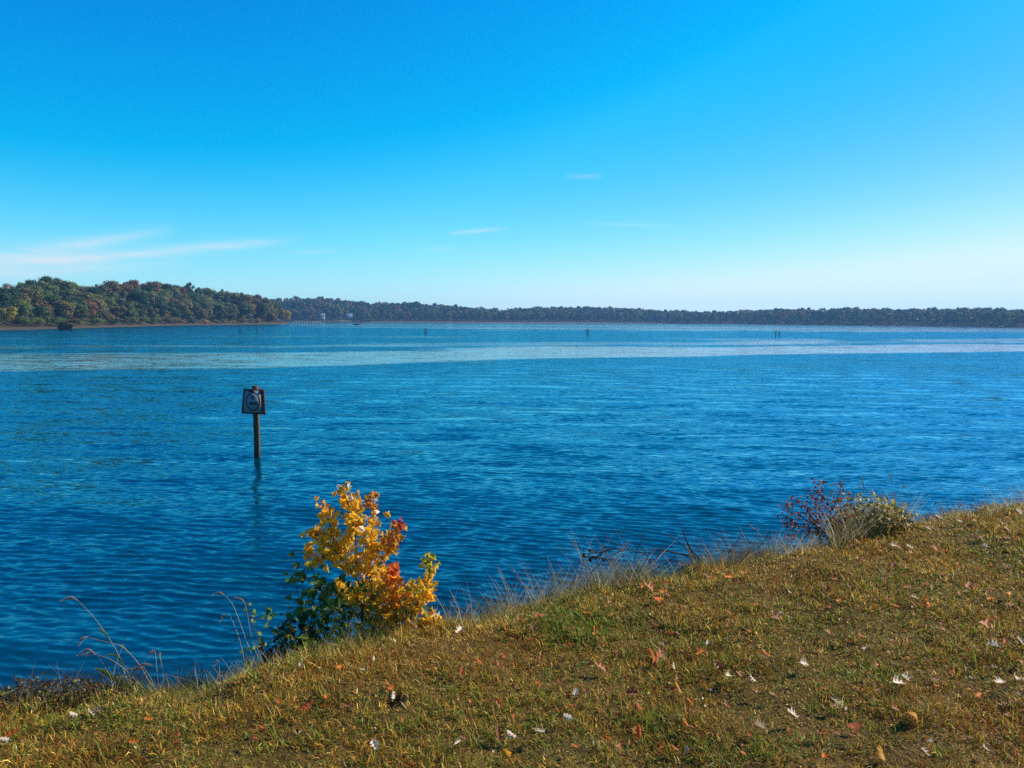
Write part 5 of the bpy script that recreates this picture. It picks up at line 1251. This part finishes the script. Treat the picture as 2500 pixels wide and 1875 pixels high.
    foxtail('foxtail on a thin upright stem alone above the crest', [(540, 1700), (537, 1660), (535, 1618)], 3.7, [[(535, 1615), (528, 1616), (521, 1625)]])
    foxtail('short foxtail at the crest below the leafy weeds, left one', [(560, 1690), (556, 1660), (552, 1645)], 3.72, [[(555, 1646), (545, 1642), (537, 1650)]], [([(560, 1690), (552, 1668), (545, 1655)], 5, yl)])
    foxtail('short foxtail at the crest below the leafy weeds, right one', [(600, 1690), (592, 1660), (585, 1646)], 3.75, [[(586, 1645), (580, 1649), (576, 1657)]], [([(645, 1650), (630, 1638), (600, 1632)], 5, (.16, .26, .04)), ([(650, 1660), (672, 1640), (674, 1600)], 6, yl)])
    foxtail('upright foxtail head beside the round leaved weed', [(690, 1640), (684, 1580), (678, 1540)], 3.95, [[(678, 1540), (679, 1530), (680, 1522)]], [([(700, 1610), (692, 1572), (676, 1545)], 7, (.17, .24, .07))])
    foxtail('brown foxtail head low in front of the bramble', [(680, 1640), (676, 1610), (675, 1590)], 3.92, [[(674, 1592), (677, 1582), (681, 1576)]])
    # foxtails, right
    for i, (lab, st, hd) in enumerate([
            ('tallest upright feathery foxtail over the straw mound', [(2118, 1320), (2114, 1250), (2112, 1200)], [[(2112, 1200), (2107, 1180), (2104, 1160)]]),
            ('foxtail head leaning left beside the tallest feathery one', [(2112, 1320), (2108, 1240), (2103, 1196)], [[(2103, 1196), (2097, 1188), (2090, 1182)]]),
            ('lone upright foxtail head high above the water on the right', [(2180, 1320), (2178, 1240), (2177, 1178)], [[(2177, 1178), (2176, 1168), (2176, 1158)]]),
            ('curled foxtail head right of the lone upright one', [(2200, 1320), (2212, 1240), (2212, 1196)], [[(2212, 1196), (2209, 1186), (2203, 1190)]]),
            ('short foxtail head under the curled one', [(2190, 1320), (2188, 1240), (2186, 1212)], [[(2187, 1212), (2186, 1206), (2181, 1205)]]),
            ('pale tuft like foxtail head left of the short one', [(2150, 1320), (2152, 1250), (2152, 1220)], [[(2152, 1219), (2151, 1212), (2149, 1208)]]),
            ('drooping foxtail among the purple twigs', [(2060, 1330), (2055, 1250), (2045, 1205)], [[(2045, 1205), (2035, 1198), (2022, 1202)]]),
            ('second drooping foxtail below the purple twigs', [(2075, 1335), (2070, 1280), (2060, 1250)], [[(2060, 1250), (2050, 1246), (2040, 1250)]]),
            ('drooping foxtail at the right end of the straw mound', [(2270, 1330), (2275, 1270), (2278, 1240)], [[(2278, 1240), (2285, 1228), (2297, 1226)]]),
            ('outermost drooping foxtail on the right crest', [(2330, 1320), (2336, 1270), (2340, 1242)], [[(2340, 1242), (2346, 1233), (2356, 1232)]]),
            ('purple brown foxtail leaning left before the purple shrub', [(1880, 1370), (1862, 1320), (1848, 1294)], [[(1848, 1294), (1838, 1290), (1829, 1280)]]),
            ('pale foxtail with a papery head left of the purple shrub', [(1740, 1390), (1748, 1350), (1752, 1335)], [[(1752, 1335), (1756, 1326), (1760, 1318)]])]):
        foxtail(lab, st, 6.2 if i < 10 else 5.6, hd)

# ------------------------------------------------------------------ assemble
build_haze()
build_water()
build_bank()
left, far, fz, bark = build_far()
build_far_things(left, far, fz)
build_sign()
build_grass()
build_litter()
build_maple()
build_plants()
